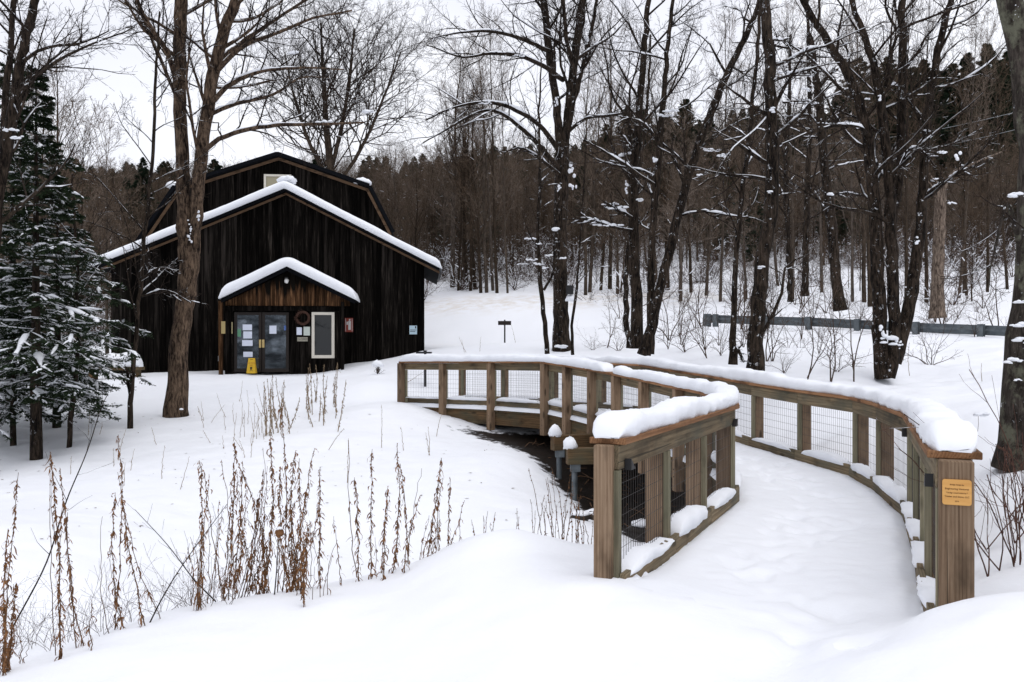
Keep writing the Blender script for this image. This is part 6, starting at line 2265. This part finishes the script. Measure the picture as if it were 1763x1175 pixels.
W = [  # top, base (pixels of the enlarged view), distance, leafiness, label
    ((68, 352), (15, 1110), 5.6, 1.0, 'leftmost tall curled dry stalk at the left edge'),
    ((185, 275), (216, 1129), 5.0, 1.2, 'tall thick leafed stalk second from the left edge'),
    ((222, 335), (285, 1085), 5.2, 0.5, 'thin dry stalk right behind the thick leafed second stalk'),
    ((438, 212), (548, 965), 5.4, 0.9, 'tall stalk leaning left with a drooping tip'),
    ((426, 425), (468, 995), 5.5, 1.0, 'shorter curled stalk under the leaning tall one'),
    ((450, 435), (415, 1010), 5.6, 0.4, 'bare crossing stalk left of the leaning pair'),
    ((738, 308), (726, 908), 5.6, 1.2, 'single upright stalk standing apart left of the main cluster'),
    ((757, 352), (832, 830), 5.9, 0.25, 'thin bare stalk leaning left beside the lone upright stalk'),
    ((868, 240), (846, 818), 6.0, 1.2, 'leafy stalk at the left of the main cluster'),
    ((897, 310), (862, 800), 6.05, 0.8, 'leafy stalk just right of the cluster edge'),
    ((880, 315), (985, 830), 6.05, 0.9, 'stalk leaning left across the main cluster'),
    ((1000, 215), (968, 835), 6.0, 1.3, 'tall densely curled stalk in the main cluster'),
    ((975, 340), (900, 700), 6.1, 1.0, 'short leaning stalk inside the main cluster'),
    ((1040, 95), (1048, 640), 6.2, 0.8, 'tallest stalk rising above the main cluster'),
    ((1038, 330), (1098, 870), 6.0, 1.4, 'dense reddish stalk under the tallest one'),
    ((1095, 272), (1100, 800), 6.0, 1.3, 'bushy stalk right of the tallest one'),
    ((1108, 300), (1120, 860), 5.9, 1.0, 'bushy stalk beside its twin right of the seed head'),
    ((1165, 262), (1075, 840), 6.1, 1.1, 'curved leafy stalk leaning right in the main cluster'),
    ((1185, 332), (1190, 818), 6.1, 1.2, 'upright curled stalk closing the main cluster at right'),
    ((1140, 548), (1118, 915), 5.6, 1.6, 'short thick dark stalk planted nearest in the main cluster'),
    ((900, 560), (862, 800), 5.9, 1.7, 'short bushy clump stalk at the foot of the cluster'),
    ((820, 305), (870, 560), 6.6, 0.1, 'short bare stick behind the left of the cluster'),
    ((1290, 232), (1320, 410), 6.6, 0.1, 'bare upper stick between the clusters'),
    ((1312, 370), (1326, 802), 6.2, 1.0, 'curled stalk between the main and right clusters'),
    ((1378, 265), (1374, 798), 6.2, 0.9, 'thin wavy stalk left of the right cluster'),
    ((1436, 402), (1420, 790), 6.1, 1.4, 'dense stalk at the left of the right cluster'),
    ((1470, 243), (1442, 795), 6.2, 1.1, 'tallest stalk of the right cluster'),
    ((1482, 320), (1512, 668), 6.6, 0.7, 'slim stalk right of the tallest one in the right cluster'),
    ((1555, 438), (1498, 820), 6.1, 0.7, 'bent stalk near the snow edge in the right cluster'),
    ((1635, 298), (1562, 778), 6.3, 1.2, 'leafy stalk leaning right near the bridge side'),
    ((1720, 455), (1580, 778), 6.3, 0.5, 'thin far leaning stalk with a tufted tip'),
    ((1665, 368), (1655, 630), 7.0, 0.8, 'short slim stalk at the right end of the weeds'),
    ((1640, 372), (1634, 610), 7.0, 0.5, 'small stalk left of the last slim one'),
    ((340, 820), (350, 1075), 5.0, 0.7, 'low brown stalk near the bottom left corner'),
    ((30, 560), (10, 1129), 4.9, 1.5, 'dense drooping stalk in the bottom left corner'),
    ((60, 760), (25, 1129), 5.0, 1.6, 'bushy dead clump in the bottom left corner'),
    ((250, 500), (330, 1080), 5.2, 0.6, 'slanting stalk right of the thick leafed one'),
]
for q, (a, b, D, lf, lab) in enumerate(W):
    ax, ay = z8(*a)
    bx, by = z8(*b)
    gb_ = P(bx, by, D)
    hz = h1(gb_[0], gb_[1])
    gb_[2] = min(gb_[2], hz + 0.05) if hz < gb_[2] else gb_[2]
    weed(P(ax, ay, D + 0.1), gb_, lf, 600 + q, label=lab)
wr = np.random.default_rng(31)
for k in range(75):
    a, b, D, lf, lab = W[int(wr.choice([1, 3, 8, 9, 10, 11, 12, 14, 15, 16, 17, 19, 20, 25, 26, 29, 34, 35, 6, 4]))]
    dx = wr.normal(0, 16) if k < 30 else wr.normal(0, 60)
    ax, ay = z8(a[0] + dx + wr.normal(0, 30), a[1] + wr.uniform(20, 330))
    bx, by = z8(b[0] + dx, b[1] - wr.uniform(0, 25))
    D += wr.uniform(0, 0.35)
    gb_ = P(bx, by, D)
    gb_[2] = min(gb_[2], h1(gb_[0], gb_[1]) + 0.03)
    weed(P(ax, ay, D + wr.normal(0, 0.1)), gb_, wr.choice([0.05, 0.3, 0.8]) if k < 30 else wr.choice([0.0, 0.1, 0.35]), 1200 + k, label='thinner companion stalk mixed among the tall dried weeds', group='thin companion stalks among the tall weeds', r=0.0028, bend=0.05)
# dark bare curved canes crossing the left
for q, (pts, D, lab) in enumerate([([(400, 60), (372, 120), (320, 280), (245, 460), (170, 690), (50, 920)], 5.6, 'long dark bare cane curving up from the bottom left'),
                                   ([(840, 470), (700, 660), (610, 800), (522, 975)], 5.5, 'dark bare cane slanting right left of the main cluster'),
                                   ([(500, 490), (620, 620), (720, 750), (800, 830)], 5.8, 'brown cane slanting left across the lone upright stalk'),
                                   ([(1030, 600), (1025, 700), (1012, 850)], 5.9, 'twin thin dark stems under the seed head')]):
    pp = np.array([P(*z8(*a), D) for a in pts])[::-1]
    p_, r_ = resample(pp, np.linspace(0.0055, 0.002, len(pp)), 22)
    b, rb = grow(p_[None], r_[None], 9 if q < 3 else 0 or 1, 0.22, m=5, ang=(25, 50), t0=0.3, rr=0.5, rmin=0.0012)
    o_ = add('bare_cane', [(*tubes(p_[None], r_[None], 6), 0, True), (*tubes(b, rb, 4), 0, False)], M_BARK, loc=tuple(p_[0]))
    tag(o_, lab, 'dried plant', 'dried weed stalks in the foreground')
# seed head
c_ = P(*z8(1034, 575), 5.9)
sh_ = add('seed_head', [blob(c_, 0.032, 0.032, 0.03, seed=3, nu=12, nv=8, flat=-1)], M_WEED, loc=tuple(c_))
tag(sh_, 'round brown seed head with a dab of snow in the main weed cluster', 'seed head')
hb, hr = grow(np.array([[c_ - [0, 0, .02], c_ + [0, 0, .02]]]), np.full((1, 2), 0.02), 60, 1.0, m=3, absL=0.03, ang=(40, 120), t0=0, rmin=0.002, rmax=0.004)
me2 = mesh_from('bracts', [(*tubes(hb, hr, 3), 0, False)], [M_WEED])
me2.transform(Matrix.Translation(-Vector(c_)))
o_ = bpy.data.objects.new('bracts', me2)
COL.objects.link(o_)
o_.parent = sh_
add('snow_dab', [blob(c_ + [0, 0, 0.026], 0.022, 0.022, 0.012, seed=4)], M_SNOW, sh_)

# fine dead twigs low at the left: one tangle
tw = []
trg = np.random.default_rng(77)
for k in range(46):
    px, py, D = trg.uniform(0, 420), trg.uniform(850, 1120), trg.uniform(5.4, 7.6)
    X = (px - CX) * D / F
    g_ = np.array([X, D, h1(X, D)])
    b0 = np.array([[g_ - [0, 0, 0.05], g_ + [0, 0, 0.02]]])
    a, ra = grow(b0, np.full((1, 2), 0.003), 3, 1.0, m=7, ang=(5, 55), absL=trg.uniform(0.3, 0.75), up=-0.02, wob=0.16, rmin=0.0013, rg=trg)
    b, rb = grow(a, ra, 4, 0.4, m=5, rr=0.6, rmin=0.0009, rg=trg)
    tw += [(*tubes(a, ra, 4), 0, False), (*tubes(b, rb, 3), 0, False)]
o_ = add('dead_twigs', tw, M_BRUSH)
tag(o_, 'fine dead twigs tangled over the snow at the lower left', kind='stuff')

# straw coloured stalks on the middle slope
def stalk_group(list_, lab, grp, m_, leafy, seed0, r=0.004, leaf_len=0.05):
    for q, (x0, y0, x1, y1, D) in enumerate(list_):
        g_ = ground_from_pixel(x1, y1, D)
        tp = P(x0, y0, g_[1])
        weed(tp, g_, leafy, seed0 + q, label=lab, group=grp, m_leaf=m_, m_stem=m_, r=r, name='dry_stalk', leaf_len=leaf_len, bend=0.02, start=0.05)


srg = np.random.default_rng(88)
lst = []
for k in range(34):
    x = srg.uniform(455, 590)
    yb = srg.uniform(700, 755) - (0 if x < 540 else 12)
    hh_ = srg.uniform(30, 95)
    lst.append((x + srg.normal(0, 8), yb - hh_, x, yb, 19 - (yb - 700) * 0.04))
stalk_group(lst, 'straw coloured dry stalk in the stand on the slope below the barn', 'straw stalks on the slope below the barn', M_STRAW, 0.45, 700, r=0.008, leaf_len=0.11)
lst = []
for k in range(30):
    x = srg.uniform(340, 460)
    yb = srg.uniform(690, 790)
    hh_ = srg.uniform(18, 60)
    lst.append((x + srg.normal(0, 9), yb - hh_, x, yb, 18 - (yb - 700) * 0.04))
for k in range(10):
    x = srg.uniform(120, 340)
    yb = srg.uniform(740, 850)
    lst.append((x + srg.normal(0, 9), yb - srg.uniform(20, 60), x, yb, 16 - (yb - 740) * 0.03))
stalk_group(lst, 'thin scattered dry stem on the snow near the big maple', 'thin stems on the snow near the maple', M_STRAW, 0.12, 760, r=0.0045)
lst = [(657, 697, 657, 765, 16), (733, 745, 738, 778, 15), (737, 735, 739, 778, 15), (730, 640, 700, 660, 22), (592, 738, 568, 772, 18), (600, 755, 598, 830, 14), (690, 735, 694, 770, 16), (790, 580, 803, 608, 27), (795, 585, 800, 608, 27),
       (828, 580, 826, 606, 27), (880, 560, 888, 590, 30), (1557, 585, 1556, 625, 20), (1566, 590, 1565, 640, 19), (1572, 600, 1570, 620, 20), (1690, 625, 1690, 650, 16), (770, 690, 752, 750, 17)]
stalk_group(lst, 'lone thin dead stem standing in open snow', 'lone stems in open snow', M_STRAW, 0.2, 820, r=0.005)
# weeds at the hollow edge beside the bridge piers
lst = []
for k in range(26):
    x = srg.uniform(930, 1022)
    D = srg.uniform(6.6, 8.4)
    yb = 955 if x < 980 else 990
    lst.append((x + srg.normal(-8, 16), yb - srg.uniform(70, 150), x, yb, D))
for (x, yt) in ((812, 895), (832, 888), (840, 880), (845, 900), (853, 882), (890, 875), (893, 890), (913, 860)):
    lst.append((x, yt, x + 3, yt + 40, 7.0))
for q, (x0, y0, x1, y1, D) in enumerate(lst):
    b_ = P(x1, y1, D)
    b_[2] = h1(b_[0], b_[1])
    weed(P(x0, y0, D), b_, 0.35, 900 + q, label='reddish dry weed at the edge of the hollow beside the left bridge post', group='reddish weeds beside the bridge post', name='dried_weed', leaf_len=0.04, bend=0.05)

# brambles right of the right entrance post
brg = np.random.default_rng(99)
for k in range(17):
    D = brg.uniform(5.0, 6.6)
    px = brg.uniform(1690, 1790)
    X = (px - CX) * D / F
    g_ = np.array([X, D, h1(X, D) - 0.03])
    b0 = np.array([[g_, g_ + [0, 0, 0.03]]])
    a, ra = grow(b0, np.full((1, 2), 0.008), 2, 1.0, m=10, ang=(8, 38), absL=brg.uniform(0.6, 1.1), up=0.0, wob=0.09, rmin=0.004, rg=brg, t0=0.4)
    b, rb = grow(a, ra, 4, 0.45, m=5, ang=(20, 45), rr=0.6, rmin=0.0018, rg=brg)
    o_ = add('bramble', [(*tubes(a, ra, 6), 0, True), (*tubes(b, rb, 4), 0, False)], M_BRAMBLE, loc=tuple(g_))
    tag(o_, 'reddish bramble stem in the snow right of the entrance post', 'bramble', 'bramble stems beside the right entrance post')

# debris under the bridge
drg = np.random.default_rng(66)
db = []
for k in range(260):
    q = _mid[drg.integers(12, 46)]
    x, y = q[0] + drg.normal(-0.1, 0.5), q[1] + drg.normal(-0.2, 0.6)
    z_ = h1(x, y) + 0.02
    a = drg.random() * 6.28
    L = drg.uniform(0.08, 0.5)
    d = np.array([math.cos(a), math.sin(a), drg.normal(0, 0.25)]) * L
    mid_ = np.array([x, y, z_]) + d * 0.5 + drg.normal(0, 0.03, 3) + [0, 0, 0.03]
    pp = np.array([[x, y, z_], mid_, np.array([x, y, z_]) + d])
    V_, F_ = tubes(pp[None], np.array([[0.008, 0.009, 0.004]]), 4)
    db.append((V_, F_, 0, False))
o_ = add('leaf_litter', db, M_STEM)
tag(o_, 'dead sticks and leaf litter lying on bare ground under the bridge', kind='stuff')
# a few snow capped rocks / log in the hollow
for k, (x, y, r_) in enumerate(((1.25, 13.0, 0.2), (0.95, 12.2, 0.16), (1.9, 12.6, 0.25))):
    z_ = h1(x, y)
    o_ = add('rock', [blob((x, y, z_ + 0.02), r_, r_ * 0.8, r_ * 0.6, seed=k + 60, nu=10)], mat('dark_rock', (0.03, 0.025, 0.02)), loc=(x, y, z_))
    tag(o_, ('dark rock below the bridge near the front pipe', 'smaller dark rock lying nearer in the hollow', 'largest dark rock deep under the bridge')[k], 'rock')
    add('snow_cap', [blob((x, y, z_ + r_ * 0.5), r_ * 0.85, r_ * 0.7, r_ * 0.3, seed=k + 70)], M_SNOW, o_)

# power lines crossing behind the right trees
for q, (a, b) in enumerate((((1380, 250, 60), (1860, 165, 40)), ((1380, 280, 60), (1860, 195, 40)))):
    A, B = P(*a), P(*b)
    s_ = np.linspace(0, 1, 24)[:, None]
    p_ = A * (1 - s_) + B * s_ - np.array([0, 0, 1.0]) * (np.sin(s_ * np.pi) * 0.5)
    o_ = add('overhead_cable', [(*tubes(p_[None], np.full((1, 24), 0.011), 4), 0, False)], M_GREY, loc=tuple(A))
    tag(o_, ('upper of the two thin cables crossing the wood at right', 'lower of the two thin cables crossing the wood at right')[q], 'cable')

# small dark box strapped to the central tree
c_ = P(980, 500, 25.6)
bxo = add('nest_box', [boxc(c_[0] - 0.09, c_[0] + 0.12, c_[1] - 0.1, c_[1] + 0.1, c_[2] - 0.12, c_[2] + 0.14)], M_BLACK, loc=tuple(c_))
tag(bxo, 'small dark box fixed to the right side of the central trunk', 'nest box')
add('snow_cap', [blob(c_ + [0.02, 0, -0.28], 0.14, 0.1, 0.14, seed=5)], M_SNOW, bxo)

# tiny flecks of bark and seed on the snow
fr_ = np.random.default_rng(123)
fl = []
for k in range(200):
    D = fr_.uniform(8.5, 20)
    px = fr_.uniform(0, 900)
    X = (px - CX) * D / F
    z_ = float(G0(X, D)) + 0.004
    a_ = fr_.random() * 6.28
    L_ = fr_.uniform(0.004, 0.022) * (1 + D / 14)
    w_ = L_ * fr_.uniform(0.15, 0.5)
    dx, dy = math.cos(a_), math.sin(a_)
    if 5.0 < D and X > 0.4 and D < 20 and X < 4.6:
        continue
    fl.append((np.array([[X - dx * L_, D - dy * L_, z_], [X + dy * w_, D - dx * w_, z_ + 0.003], [X + dx * L_, D + dy * L_, z_ + 0.002], [X - dy * w_, D + dx * w_, z_ + 0.004]]), np.array([[0, 1, 2, 3]]), 0, False))
o_ = add('bark_flecks', fl, M_STEM)
tag(o_, 'tiny bark and seed flecks dropped on the snow', kind='stuff')
